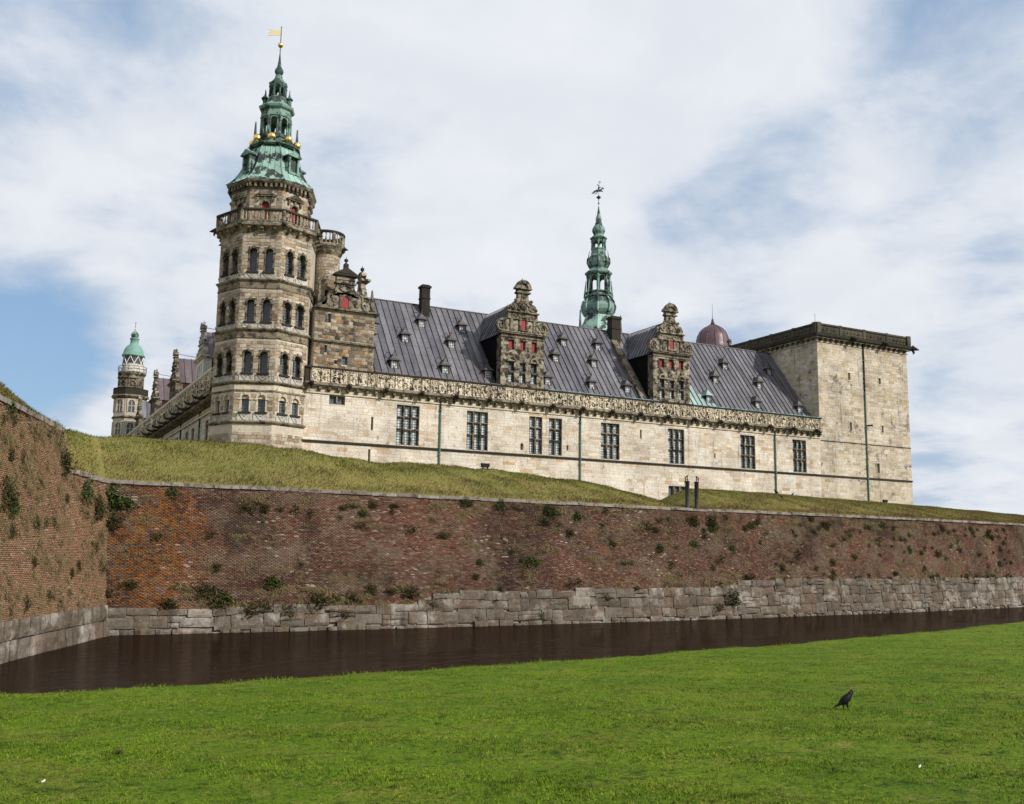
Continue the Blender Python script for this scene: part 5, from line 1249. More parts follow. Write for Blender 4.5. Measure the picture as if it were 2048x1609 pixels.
    # small lead-capped lucarnes between the gables
    for yc in (109.5, 125.5, 140.5):
        m = MB(); m.hexa(((18.2, yc-.5, 20.7), (20, yc-.5, 20.7), (20, yc+.5, 20.7), (18.2, yc+.5, 20.7), (18.2, yc-.5, 21.6), (20, yc-.5, 21.6), (20, yc+.5, 21.6), (18.2, yc+.5, 21.6))); m.hexa(((18, yc-.7, 21.6), (20, yc-.7, 21.6), (20, yc+.7, 21.6), (18, yc+.7, 21.6), (18.8, yc-.05, 22.2), (20.2, yc-.05, 22.2), (20.2, yc+.05, 22.2), (18.8, yc+.05, 22.2))); obj('dormer', m, 'lead_roof', t)
make_side_wing()

def make_lighthouse():
    cx, cy = 16.9, 153.0
    t = thing('lighthouse_tower', 'far stone tower with white lighthouse lantern and pale green dome', 'lighthouse', (cx, cy, 9))
    ph = R(22.5); O = lambda m, p, cap=True: m.lathe(cx, cy, p, 8, ph, cap)
    m = MB(); O(m, [(2.35, 8), (2.2, 26.3)]); obj('shaft', m, 'side_ashlar', t)
    for z in (17.0, 19.9, 23.2): m = MB(); O(m, [(2.22, z-.2), (2.45, z), (2.45, z+.12), (2.24, z+.25)], False); obj('string_course', m, 'trim_stone', t)
    for deg in (-90, -135, 180):
        F = frame(cx+2.06*math.cos(R(deg)), cy+2.06*math.sin(R(deg)), deg)
        for z in (17.9, 20.7, 24.0):
            m = MB(); arch_plate(m, F, 0, z, z+1.9, .62, .42, z+1.3, -.05, .12); m.fbox(F, -.05, .05, z, z+1.6, -.02, .1); m.fbox(F, -.42, .42, z+.8, z+.9, -.02, .1); w = obj('window', m, 'pale_trim', t); pane('pane', F, -.42, .42, z, z+1.7, .03, 'glass_dark', w)
        F2 = frame(cx+1.7*math.cos(R(deg)), cy+1.7*math.sin(R(deg)), deg)
        m = MB(); m.prism(F2, [(-.75, 29.0), (.75, 29.0), (0, 29.5)], -.1, .2); arch_ring(m, F2, 0, 28.3, .3, .5, -.1, .12); m.fbox(F2, -.7, .7, 27.6, 27.75, -.1, .15)
        for u in (-.5, .5): m.fbox(F2, u-.1, u+.1, 27.7, 28.9, -.1, .1)
        obj('pediment', m, 'trim_stone', t)
    m = MB(); O(m, [(2.2, 25.9), (2.5, 26.1), (2.7, 26.3), (2.7, 26.45), (2.5, 26.5), (1.6, 26.55)], False); obj('balcony_floor', m, 'trim_stone', t)
    m = MB(); O(m, [(2.38, 26.5), (2.5, 26.5), (2.5, 27.4), (2.56, 27.45), (2.35, 27.5), (2.38, 26.5)], False); obj('balcony_parapet', m, 'dark_stone', t)
    m = MB(); O(m, [(1.8, 26.4), (1.78, 29.4), (2.0, 29.6), (2.05, 29.8), (2.0, 29.95), (1.4, 30.0)]); obj('drum', m, 'gable_stone', t)
    m = MB(); m.lathe(cx, cy, [(1.5, 29.95), (1.5, 31.1), (1.55, 31.15), (1.45, 31.2)], 16); obj('lantern_wall', m, 'white_render', t)  # greyer white puts the shade into the wall colour
    m = MB(); m.lathe(cx, cy, [(1.36, 31.2), (1.36, 32.3)], 16); obj('lantern_glass', m, 'glass_light', t, True)
    for k in range(8):
        a, b = 2*math.pi*k/8, 2*math.pi*(k+1)/8; m = MB(); P = lambda q, z: (cx+1.42*math.cos(q), cy+1.42*math.sin(q), z); m.tube([P(a, 31.2), P((a+b)/2, 32.3)], .05, 5); m.tube([P((a+b)/2, 32.3), P(b, 31.2)], .05, 5); obj('astragal', m, 'white_paint', t)
    m = MB(); m.lathe(cx, cy, [(1.95, 30.75), (2.0, 30.78), (1.95, 30.82)], 16, cap=False); m.lathe(cx, cy, [(1.95, 30.35), (1.98, 30.37), (1.95, 30.4)], 16, cap=False)
    for k in range(16): m.tube([(cx+1.96*math.cos(k*.3927), cy+1.96*math.sin(k*.3927), 29.9), (cx+1.96*math.cos(k*.3927), cy+1.96*math.sin(k*.3927), 30.8)], .03, 4)
    obj('railing', m, 'iron', t)
    m = MB(); m.lathe(cx, cy, [(1.45, 32.3), (1.62, 32.4), (1.62, 32.55), (1.5, 32.7), (1.4, 33.1), (1.2, 33.6), (.9, 34.0), (.65, 34.2), (.6, 34.3), (.56, 34.9), (.68, 35.0), (.7, 35.1), (.4, 35.2)], 16); obj('dome', m, 'dome_copper', t, True)
    m = MB(); m.lathe(cx, cy, [(.35, 35.15), (.52, 35.35), (.56, 35.6), (.5, 35.85), (.3, 36.1), (.1, 36.3), (.06, 36.5), (.05, 37.6)], 14); obj('onion', m, 'verdigris', t, True)
    m = MB(); m.ball((cx, cy, 36.6), .12, 8, 5); m.box(cx-.35, cx+.35, cy-.02, cy+.02, 37.1, 37.15); m.box(cx-.02, cx+.02, cy-.35, cy+.35, 37.0, 37.05); obj('weather_vane', m, 'pale_gold', t)
make_lighthouse()

def make_slender_spire():
    cx, cy = 65.0, 102.0
    t = thing('slender_spire', 'slender green copper spire with open lanterns and horse weather vane behind the lead roof', 'spire', (cx, cy, 24))
    z = lambda v: 51.58-((340+v/4.733)-362)*.0661; r = lambda w: w/2/4.733*.0628
    def part(name, lst, mat, n=8, smooth=False, cap=True):
        m = MB(); m.lathe(cx, cy, [(r(w)*(1.04 if n == 8 else 1), z(v)) for v, w in lst], n, R(10), cap); return obj(name, m, mat, t, smooth)
    part('base_flare', [(1900, 400), (1550, 385), (1480, 340), (1420, 270), (1395, 250), (1370, 235)], 'verdigris_pale')
    part('bulb', [(1372, 225), (1350, 262), (1320, 288), (1285, 296), (1250, 280), (1225, 245), (1205, 235)], 'verdigris')
    m = MB(); m.lathe(cx, cy, [(r(300)*1.01, z(1340)), (r(305)*1.01, z(1290)), (r(290)*1.01, z(1240))], 8, R(10), False); 
    for k in range(8):
        a = R(10+45*k); p = lambda w, v: (cx+r(w)*math.cos(a), cy+r(w)*math.sin(a), z(v)); q = MB(); q.tube([p(250, 1370), p(300, 1330), p(318, 1285), p(290, 1235), p(240, 1200)], .13, 6); obj('scroll_rib', q, 'verdigris_pale', t, True)
        q = MB(); q.tube([p(262, 1200), p(256, 1160), p(236, 1040)], [.14, .12, .03], 6); obj('pinnacle', q, 'verdigris', t)
    part('gallery', [(1205, 230), (1200, 262), (1190, 262), (1185, 225), (1165, 222), (1160, 250), (1150, 250), (1148, 100)], 'verdigris')
    def lantern(w, v0, v1, hi):
        Rl = r(w); Al = Rl*math.cos(R(22.5)); Sl = Rl*math.sin(R(22.5))
        for k in range(8):
            deg = 10+22.5+45*k; F = frame(cx+Al*math.cos(R(deg)), cy+Al*math.sin(R(deg)), deg); m = MB()
            arch_plate(m, F, 0, z(v0), z(v1), Sl, hi, z(v1)-hi-.12, -.1, 0); arch_ring(m, F, 0, z(v1)-hi-.12, hi, hi+.07, 0, .06, 8); obj('arcade_panel', m, 'verdigris', t)
            a = R(10+45*k); m = MB(); m.lathe(cx+(Rl+.04)*math.cos(a), cy+(Rl+.04)*math.sin(a), [(.13, z(v0)), (.09, z(v0)+.2), (.08, z(v1)-.25), (.14, z(v1)-.1), (.14, z(v1))], 8); obj('column', m, 'verdigris', t)
        m = MB(); m.lathe(cx, cy, [(.09, z(v0)), (.09, z(v1))], 6); obj('mast', m, 'verdigris_dark', t)
    lantern(206, 1150, 1000, .33)
    part('lower_cornice', [(1002, 200), (995, 225), (985, 245), (972, 250), (965, 238), (945, 185), (930, 158), (922, 160)], 'verdigris')
    part('middle_bulb', [(925, 165), (905, 188), (880, 205), (850, 200), (828, 176), (812, 140), (800, 130), (765, 128), (755, 140), (748, 138), (746, 60)], 'verdigris')
    for k in range(8):
        a = R(10+45*k); p = lambda w, v: (cx+r(w)*math.cos(a), cy+r(w)*math.sin(a), z(v)); q = MB(); q.tube([p(170, 925), p(214, 880), p(205, 835), p(190, 830), p(170, 760)], [.07, .09, .11, .07, .02], 6); obj('scroll_rib', q, 'verdigris_dark', t)
    lantern(122, 748, 672, .2)
    part('upper_cornice', [(673, 118), (665, 140), (652, 160), (645, 155), (630, 108), (618, 92), (608, 95)], 'verdigris')
    part('onion', [(612, 90), (598, 112), (578, 126), (555, 118), (530, 82), (512, 62), (505, 68), (498, 50), (470, 58), (450, 50), (420, 28), (406, 30), (400, 22), (350, 12), (348, 6), (235, 5)], 'verdigris', 16, True)
    m = MB(); m.lathe(cx, cy, [(.02, z(285)), (.1, z(276)), (r(44), z(264)), (r(40), z(258)), (.1, z(248)), (.02, z(240))], 12); m.ball((cx, cy, z(318)), .11, 8, 5); obj('vane_knob', m, 'verdigris_dark', t, True)
    F = frame(cx, cy, -117.5); m = MB(); zz = z(215); s = 1.0
    def P(pl, th=.05): m.prism(F, [(x*s, zz+y*s) for x, y in pl], -th, th)
    P([(-.3, .1), (.2, .12), (.36, .28), (.3, .42), (.05, .36), (-.32, .34)], .1); P([(.2, .3), (.36, .28), (.5, .5), (.62, .44), (.66, .52), (.5, .68), (.38, .62)], .07); P([(.25, .14), (.34, .22), (.55, .2), (.52, .06), (.47, .14), (.3, .1)], .05)
    P([(-.3, .1), (-.32, .34), (-.55, .1), (-.72, -.2), (-.64, -.22), (-.46, 0)], .05); P([(-.2, .1), (-.28, -.05), (-.45, -.2), (-.4, -.26), (-.2, -.08), (-.1, .1)], .05); P([(-.32, .34), (-.6, .2), (-.9, -.15), (-.84, -.2), (-.5, .05)], .03)
    P([(-.08, .34), (.08, .34), (.1, .62), (-.02, .78), (-.12, .62)], .09); P([(-.03, .76), (.08, .76), (.08, .9), (-.03, .9)], .07); P([(.05, .55), (.3, .72), (.28, .78), (.02, .66)], .04); P([(-.06, .88), (-.26, 1.02), (-.24, 1.06), (0, .95)], .03)
    P([(-.02, .0), (.02, .0), (.02, -.55), (-.02, -.55)], .02); P([(.0, .88), (.04, .88), (.06, 1.5), (.02, 1.5)], .02); P([(.04, 1.2), (.22, 1.3), (.22, 1.44), (.06, 1.5), (.16, 1.36)], .02)
    obj('horse_vane', m, 'verdigris_dark', t)
    for k, deg in enumerate((-170, -10)): obelisk(cx+3.0*math.cos(R(deg)), cy+3.0*math.sin(R(deg)), 31.5, 2.9, .25, t, 'verdigris_dark')
    m = MB(); m.box(cx-3, cx+3, cy-3, cy+3, 20, z(1880)); obj('tower_base', m, 'mortar', t)
make_slender_spire()

def make_dome():
    cx, cy = 91.0, 112.0
    t = thing('copper_domed_turret', 'turret with reddish copper onion dome and needle beside the square keep', 'turret', (cx, cy, 24))
    m = MB(); m.lathe(cx, cy, [(2.2, 20), (2.2, 34.2)], 12); obj('drum', m, 'side_ashlar', t)
    m = MB(); m.lathe(cx, cy, [(2.2, 33.9), (2.4, 34.1), (2.5, 34.3), (2.45, 34.5)], 24, cap=False); obj('cornice', m, 'white_render', t)
    prof = [(2.62, 34.45), (2.5, 34.7), (2.38, 35.2), (2.34, 35.7), (2.2, 36.3), (1.9, 36.9), (1.4, 37.45), (.8, 37.8), (.35, 38.05), (.15, 38.4), (.06, 38.9)]
    for k in range(12):
        a, b = 2*math.pi*k/12, 2*math.pi*(k+1)/12; m = MB(); P = lambda q, r, z: Vector((cx+r*math.cos(q), cy+r*math.sin(q), z))
        rows = [[P(a+(b-a)*i/3, r, z) for i in range(4)] for r, z in prof]; m.grid(rows); m.tube([P(a, r+.02, z) for r, z in prof], .05, 4); obj('copper_sheet', m, 'red_copper', t, True)
    m = MB(); m.tube([(cx, cy, 38.8), (cx, cy, 41.2)], [.045, .02], 5); obj('needle', m, 'verdigris', t)
    for a in (R(-60), R(-20)):
        F = frame(cx+2.25*math.cos(a), cy+2.25*math.sin(a), math.degrees(a)); m = MB(); m.fbox(F, -.35, .35, 34.5, 35.3, -.3, .35); m.prism(F, [(-.5, 35.3), (.5, 35.3), (0, 35.7)], -.3, .45); obj('lucarne', m, 'red_copper', t)
make_dome()

# ------------------------------------------------------------------ plants on the walls
def leaf_bush(seed, r, n, leaf, flat=.6, droop=0.0):
    g = np.random.default_rng(seed)
    c = g.normal(size=(n, 3)); c /= np.linalg.norm(c, axis=1)[:, None]; rad = r*(g.random(n)**.5)*(1+.35*np.sin(c[:, 0]*4+seed)*np.cos(c[:, 2]*5))
    c *= rad[:, None]; c[:, 1] = -np.abs(c[:, 1])*flat; c[:, 2] -= droop*np.abs(c[:, 0]); 
    a = g.normal(size=(n, 3)); a /= np.linalg.norm(a, axis=1)[:, None]; b = np.cross(a, g.normal(size=(n, 3))); b /= np.linalg.norm(b, axis=1)[:, None]
    s = leaf*g.uniform(.6, 1.4, n)[:, None]
    V = np.stack([c-a*s, c+b*s*.45, c+a*s, c-b*s*.45], 1).reshape(-1, 3)
    k = 26; e = c[g.choice(n, k, False)]; o = np.zeros((k, 3)); w = np.array([.008, 0, .005])   # woody stems from the root to the leaves
    V = np.concatenate([V, np.stack([o-w, o+w, e+w*.5, e-w*.5], 1).reshape(-1, 3)])
    return V, np.arange(len(V)).reshape(-1, 4), np.concatenate([g.random(n), np.full(k, .95)])
def grass_tuft(seed, n, L, spread, out=.5):
    g = np.random.default_rng(seed); ang = g.uniform(-1.3, 1.3, n); ln = L*g.uniform(.5, 1.2, n); o = g.uniform(.2, 1.0, n)*out
    V = []; 
    for i in range(n):
        bx = g.normal()*spread*.35; bz = g.normal()*spread*.3; p0 = np.array([bx, 0, bz]); d = np.array([math.sin(ang[i]), -o[i], math.cos(ang[i])*.8])
        p1 = p0+d*ln[i]*.55; p2 = p1+(d*np.array([1, 1, -.35])+np.array([0, 0, -.35]))*ln[i]*.5; w = .011+.008*g.random(); sx = np.array([w, 0, w*.3])
        V += [p0-sx, p0+sx, p1+sx*.8, p1-sx*.8, p1-sx*.8, p1+sx*.8, p2+sx*.15, p2-sx*.15]
    V = np.array(V); return V, np.arange(len(V)).reshape(-1, 4), np.repeat(g.random(n), 2)
PLANTS = {}
for k in range(3):
    PLANTS['bush', k] = raw_mesh('foliage', *leaf_bush(k, .5, 420, .055), 'leaf_olive')
    PLANTS['green', k] = raw_mesh('foliage', *leaf_bush(10+k, .5, 420, .06, .5, .3), 'leaf_green')
    PLANTS['dry', k] = raw_mesh('foliage', *grass_tuft(20+k, 90, .5, .5), 'leaf_dry')
    PLANTS['sprig', k] = raw_mesh('foliage', *leaf_bush(30+k, .5, 130, .07, .55), 'leaf_olive')
def plant(kind, X, z, size, label, group=None, sx=1.0):
    k = int(rng.integers(3)); base = Vector(wall_pt(X, z, .03))
    t = tag(link({'bush': 'wall_bush', 'dry': 'dry_grass_tuft', 'sprig': 'wall_sprig', 'green': 'wall_weed'}[kind], PLANTS[kind, k], None, loc=base, scale=(size*sx, size, size*rng.uniform(.55, .95))), label, 'plant', group)
    return t
def flank_plant(kind, Y, z, size, label, group=None):
    k = int(rng.integers(3)); return tag(link({'bush': 'wall_bush', 'dry': 'dry_grass_tuft', 'sprig': 'wall_sprig', 'green': 'wall_weed'}[kind], PLANTS[kind, k], None, loc=(flank_x(Y, z)+.03, Y, z), rotz=R(69), scale=size), label, 'plant', group)
BIG = [('bush', 50.7, 1.5, 2.0, 'largest dark bush rooted in the granite blocks at the waterline'), ('bush', 49.3, .8, 1.3, 'olive bush hanging beside the largest bush near the water'),
       ('green', 12.1, 1.8, 1.5, 'dark green bush above the granite near the left end of the moat wall'), ('green', 14.8, 2.75, 1.5, 'bright leafy plant with dry grass midway below the lichen patch'),
       ('bush', 17.6, 1.6, 1.5, 'wide olive bush just above the pale granite blocks'), ('bush', 19.2, .85, 1.1, 'rounded dark bush hanging over the granite blocks'),
       ('green', 5.75, 7.2, 1.9, 'thick green creeper in the top inner corner of the moat wall'), ('green', 6.5, 7.0, 1.4, 'green creeper spreading right of the inner wall corner'), ('bush', 5.9, 5.9, 1.6, 'olive creeper hanging down the inner wall corner'),
       ('bush', 5.85, 2.2, .9, 'dark tuft low in the inner corner of the wall'), ('bush', 7.1, 2.6, 1.0, 'dark tuft beneath the orange lichen'), ('green', 34.2, 7.5, 1.3, 'dark green clump under the coping near the middle of the wall'),
       ('bush', 47.4, 7.3, 1.3, 'bushy clump under the coping below the left iron post'), ('bush', 49.3, 7.35, 1.3, 'bushy clump under the coping below the right iron post'), ('bush', 33.0, .45, 1.0, 'dark bush at the waterline near the middle of the wall'),
       ('green', 28.0, .5, .8, 'small green bush at the waterline left of centre'), ('dry', 48.2, 2.6, 1.5, 'dry grass clump above the granite left of the largest bush'), ('bush', 63.0, 7.5, 1.2, 'dark clump hanging under the coping right of the posts'),
       ('green', 30.1, 7.7, 1.1, 'trailing green weed under the coping left of centre'), ('green', 9.0, 7.7, .8, 'green weed beneath the coping by the lichen patch')]
for kind, X, z, s, lb in BIG: plant(kind, X, z, s, lb)
ZX = [(10, 'beside the orange lichen'), (18, 'below the octagonal tower'), (24, 'below the first chimney'), (34, 'below the left gable'), (44, 'below the slender spire'), (52, 'below the iron posts'), (62, 'left of the square keep'), (80, 'below the square keep'), (999, 'at the far right')]
def where(X, z):
    return ('under the moat wall coping' if z > 6.3 else 'midway up the moat wall' if z > granite_top(X)+1 else 'above the moat wall granite')+', '+next(n for k, n in ZX if X < k)
def where_f(Y, z):
    return ('high on' if z > 7 else 'midway up' if z > 3.5 else 'low on')+' the bastion flank '+('at the left edge' if Y < 47.5 else 'near its middle' if Y < 52.5 else 'near the wall corner')
def scatter():
    DS = {'bush': 'small rounded olive bush', 'dry': 'dry straw-coloured grass tuft', 'sprig': 'sparse olive sprig', 'green': 'small green weed'}
    n = 0
    while n < 330:
        X = 7+rng.random()**.72*88; z = rng.uniform(granite_top(X)-.2, 7.9)
        if rng.random() < .3: z = rng.uniform(6.4, 7.95)
        elif rng.random() < .3: z = granite_top(X)+rng.uniform(-.7, .5)
        kind = str(rng.choice(['bush', 'dry', 'sprig', 'green'], p=[.27, .3, .33, .1])); s = {'bush': rng.uniform(.4, .95), 'dry': rng.uniform(.6, 1.2), 'sprig': rng.uniform(.5, .9), 'green': rng.uniform(.5, 1.0)}[kind]
        SZ = {'bush': (.58, .78), 'dry': (.8, 1.0), 'sprig': (.63, .77), 'green': (.65, .85)}[kind]
        plant(kind, X, z, s, ('tiny ' if s < SZ[0] else 'mid-sized ' if s < SZ[1] else 'larger ')+DS[kind].replace('small ', '')+' '+where(X, z), {'bush': 'small bushes on the moat wall', 'dry': 'dry grass tufts on the moat wall', 'sprig': 'sparse sprigs on the moat wall', 'green': 'green weeds on the moat wall'}[kind], sx=rng.uniform(.8, 1.7)); n += 1
    ordn = lambda k: f"{k}{'th' if 10 < k % 100 < 14 else {1: 'st', 2: 'nd', 3: 'rd'}.get(k % 10, 'th')}"
    for k, X in enumerate(sorted(9.5+k*.42+rng.uniform(-.4, .4) for k in range(34))):
        plant('dry' if k % 3 else 'bush', X, granite_top(X)+rng.uniform(-.3, .9), rng.uniform(.8, 1.5), ordn(k+1)+(' weed clump (straw-coloured)' if k % 3 else ' weed clump (olive)')+' from the left along the granite footing', 'weeds along the granite footing')
    for k in range(80):
        Y = rng.uniform(43, 57.5); z = rng.uniform(1.7, flank_top(Y)-.3); kind = ['dry', 'dry', 'sprig', 'dry', 'dry', 'dry', 'bush'][k % 7]; s = rng.uniform(.5, 1.3) if kind == 'dry' else rng.uniform(.3, .75)
        flank_plant(kind, Y, z, s, (('tiny ' if s < .75 else 'mid-sized ' if s < 1.02 else 'larger ') if kind == 'dry' else ('tiny ' if s < .5 else 'larger '))+DS[kind].replace('small ', '')+' '+where_f(Y, z), {'dry': 'dry tufts on the bastion flank', 'sprig': 'sprigs on the bastion flank', 'bush': 'bushes on the bastion flank'}[kind])
    for Y, z, s, kd, lb in ((52.5, 9.3, 1.6, 'dry', 'tall dry grass hanging from the top corner of the bastion'), (53.3, 8.6, 1.5, 'bush', 'olive creeper on the upper corner of the bastion'), (44.8, 6.6, 1.5, 'bush', 'large olive bush at the left edge of the bastion flank'), (45.6, 6.2, 1.2, 'green', 'green bush at the left edge of the bastion flank'), (55.6, 7.4, 1.3, 'green', 'green creeper below the low coping of the bastion'), (56.8, 6.6, 1.5, 'bush', 'olive creeper trailing down beside the wall corner'), (45.0, 10.1, .8, 'green', 'dark green tuft on the bastion coping at the left edge')):
        flank_plant(kd, Y, z, s, lb)
scatter()

# dry film of grass clinging to the flank and the footing (uncountable)
def clinging_grass():
    Vs, Fs, Rs = [], [], []; off = 0; g = np.random.default_rng(5)
    for i in range(4400):
        V, Fc, rn = TUFTS[i % 5]; 
        if i < 1500:
            Y = g.uniform(38, 57.8); z = 1.4+(flank_top(Y)-1.6)*g.random()
            if math.sin(Y*1.3+z)*math.sin(z*1.1-Y*.4) < -.25 and g.random() < .8: continue
            a = R(69); p = np.array([flank_x(Y, z)+.02, Y, z])
        else:
            X = 6+g.random()*84; z = g.uniform(granite_top(X)-.1, 8.0)
            if math.sin(X*.7+z*1.5)*math.sin(z*1.7-X*.3) < .1 and g.random() < .85: continue
            a = 0; p = np.array(wall_pt(X, z, .02))
        s = g.uniform(.4, 1.1); c, sn = math.cos(a), math.sin(a); Q = V*s; Q = np.stack([Q[:, 0]*c-Q[:, 1]*sn, Q[:, 0]*sn+Q[:, 1]*c, Q[:, 2]], -1)+p
        Vs.append(Q); Fs.append(Fc+off); Rs.append(rn); off += len(Q)
    o = link('clinging_grass', raw_mesh('clinging_grass', np.concatenate(Vs), np.concatenate(Fs), np.concatenate(Rs), 'leaf_dry'), kind='stuff'); tag(o, 'thin dry grass clinging to the brick walls', 'grass')
TUFTS = [grass_tuft(40+k, 16, .4, .35, .5) for k in range(5)]
clinging_grass()

# ------------------------------------------------------------------ grass
def blades(P, h, w, lean, mat, name, label, seed=1, tilt=None, rr=None, slim=False):
    g = np.random.default_rng(seed); n = len(P); a = g.uniform(0, 2*np.pi, n); d = np.stack([np.cos(a), np.sin(a), np.zeros(n)], -1); s = np.stack([-np.sin(a), np.cos(a), np.zeros(n)], -1)
    hh = h*g.uniform(.55, 1.3, n); ww = w*g.uniform(.7, 1.3, n); ln = lean*g.uniform(.1, 1.0, n)
    up = np.array([0, 0, 1.0])
    t0 = np.zeros((n, 3)) if tilt is None else tilt
    m = P+up*(hh*.6)[:, None]+d*(hh*ln*.35)[:, None]+t0*(hh*.35)[:, None]; e = P+up*(hh*(1-.25*ln))[:, None]+d*(hh*ln*.95)[:, None]+t0*(hh*.9)[:, None]
    V = np.stack([P-s*ww[:, None], P+s*ww[:, None], m+s*(ww*.75)[:, None], m-s*(ww*.75)[:, None], e], 1).reshape(-1, 3)
    if slim:
        V = np.stack([P-s*ww[:, None], P+s*ww[:, None], e+s*(ww*.35)[:, None], e-s*(ww*.35)[:, None]], 1).reshape(-1, 3); r = g.random(n) if rr is None else rr
        o = link(name, raw_mesh(name, V, np.arange(n*4).reshape(-1, 4), r, mat), kind='stuff'); tag(o, label, 'grass'); return o
    b = np.arange(n)*5; F3 = np.concatenate([np.stack([b, b+1, b+2], -1), np.stack([b, b+2, b+3], -1), np.stack([b+3, b+2, b+4], -1)]); r = g.random(n) if rr is None else rr
    o = link(name, raw_mesh(name, V, F3, np.concatenate([r, r, r]), mat), kind='stuff'); tag(o, label, 'grass'); return o
def lawn_grass():
    g = np.random.default_rng(11); n = 620000
    r = 4.5*np.exp(g.random(n)*math.log(60/4.5)); az = R(62.5)+g.uniform(-R(36), R(36), n)
    X = r*np.cos(az); Y = r*np.sin(az); e = edge(X); k = Y < e+.7; X, Y, r = X[k], Y[k], r[k]
    cl = np.sin(X*2.3+1.1*np.sin(Y*1.7))*np.sin(Y*2.9+X)+.6*np.sin(X*6.1-Y*4.3); keep = g.random(len(X)) < .9+.1*cl; X, Y, r = X[keep], Y[keep], r[keep]
    P = np.stack([X, Y, lawn_z(X, Y)-.006], -1); sc = np.clip((r/9)**.55, .7, 2.4)
    f = lambda a, b, c: np.sin(X*a+1.7*np.sin(Y*b+c))*np.sin(Y*a*1.3+1.3*np.sin(X*b*1.1-c))
    rr = np.clip(.47+.12*f(.45, .27, 1.)+.10*f(1.3, .8, 2.)+.12*f(3.7, 2.1, .5)+.12*f(9.3, 5.1, 1.5)+g.normal(size=len(X))*.25, 0, 1)
    blades(P, .023*np.clip(sc, .85, 1.4)*(1+.2*f(2.1, 1.3, 4.)+.2*f(7.7, 4.3, 2.))*np.where(Y > edge(X)-.25, 2.6*(.7+.5*f(3.3, 2., 1.)), 1), .0038*sc, 1.5, 'lawn_blade', 'lawn_grass', 'short mown green grass of the foreground lawn', 12, None, rr, True)
lawn_grass()
def rampart_grass():
    g = np.random.default_rng(21); n = 175000; X = 2.5+g.random(n)*112; s = g.uniform(.02, 9, n)
    y0 = np.where(X > 5.4, wb_np(X)+1.2, np.interp(X, (3.6, 5.4), (54.2, 58.6)))
    z = np.array([ramp_z(a, b) for a, b in zip(X, s)]); P = np.stack([X, y0+s, z-.02], -1)
    tl = np.tile(np.array([.3, -.55, -.3]), (n, 1))
    cl = np.sin(X*.8)*np.sin(s*1.1+X*.3)+.5*np.sin(X*2.7+s*2.1)*np.sin(s*2.3-X)
    h = .13+.1*np.clip(cl+.3, 0, 1)+np.where(s < .9, .07, 0)
    rr = np.clip(.62-.5*np.clip((s-.6)/5.5, 0, 1)+.18*cl+g.normal(size=n)*.2+np.where(s < .8, .25, 0)+.24*np.clip((X-35)/35, 0, 1), 0, 1)
    blades(P, h, .012, .8, 'rampart_blade', 'rampart_grass', 'long shaggy green and straw grass on the rampart bank', 22, tl, rr)
    m = 16000; Y = g.uniform(36, 54, m); q = g.uniform(.02, 3.2, m); X = np.array([flank_x(a, 10.4) for a in Y])-q; z = np.array([terrace_z(a, b) for a, b in zip(q, Y)])
    blades(np.stack([X, Y, z-.02], -1), np.full(m, .22), .014, .8, 'rampart_blade', 'bastion_grass', 'shaggy grass on top of the bastion at the left edge', 23, np.tile(np.array([.3, -.3, -.2]), (m, 1)))
rampart_grass()

# ------------------------------------------------------------------ small things
def make_post(X, Y, flip, label):
    z0 = ramp_z(X, 0.9)-.1; zt = 10.32
    t = thing('iron_post', label, 'post', (X, Y, z0), 'posts at the rampart gap')
    m = MB(); m.lathe(X, Y, [(.17, z0-.2), (.17, zt-.06), (.21, zt-.05), (.21, zt)], 14); obj('shaft', m, 'steel_post', t, True)
    m = MB(); s = flip; m.tube([(X-s*.16, Y, zt), (X-s*.19, Y, zt+.28)], .035, 5); m.tube([(X+s*.02, Y, zt), (X+s*.02, Y, zt+.42)], .035, 5); m.tube([(X-s*.22, Y, zt+.26), (X+s*.06, Y, zt+.44)], .045, 5); m.tube([(X-s*.2, Y, zt+.2), (X+s*.02, Y, zt+.1)], .025, 4); obj('pulley_bracket', m, 'iron', t)
    m = MB(); m.tube([(X-s*.2, Y, zt), (X-s*.22, Y+.3, zt-.7), (X-s*.45, Y+.7, zt-1.2)], .02, 4); obj('chain', m, 'iron', t)
make_post(47.35, 61.6, 1, 'left of the two dark iron posts in the rampart gap'); make_post(48.28, 61.65, -1, 'right of the two dark iron posts in the rampart gap')

def ray_to(zfun, x, y, t0=3, t1=160, st=.02):
    d = FWD+RT*((x-1024)/1991)-UP*((y-804.5)/1991)
    for t in np.arange(t0, t1, st):
        p = EYE+d*float(t)
        if p.z <= zfun(p.x, p.y): return p
    return p
def floodlight(X, s, label, sc=1.0):
    y0 = wall_base(X)+1.2; Y = y0+s; z = ramp_z(X, s)
    t = thing('floodlight', label, 'floodlight', (X, Y, z), 'floodlights on the rampart'); a = sc
    m = MB(); m.box(X-.26*a, X+.26*a, Y-.1, Y+.16, z+.1*a, z+.36*a); m.box(X-.31*a, X-.26*a, Y-.05, Y+.05, z+.2*a, z+.38*a); m.box(X+.26*a, X+.31*a, Y-.05, Y+.05, z+.2*a, z+.38*a); obj('housing', m, 'iron', t)
    m = MB(); m.box(X-.2*a, X-.13*a, Y-.05, Y+.05, z-.05, z+.1*a); m.box(X+.13*a, X+.2*a, Y-.05, Y+.05, z-.05, z+.1*a); m.box(X-.3*a, X+.3*a, Y-.12, Y+.12, z-.05, z+.02); obj('bracket', m, 'iron', t)
floodlight(33.0, 7.6, 'small dark floodlight on the grass crest below the front wing windows', 1.15)
floodlight(83.5, 7.6, 'small dark floodlight on the crest right of the square keep')

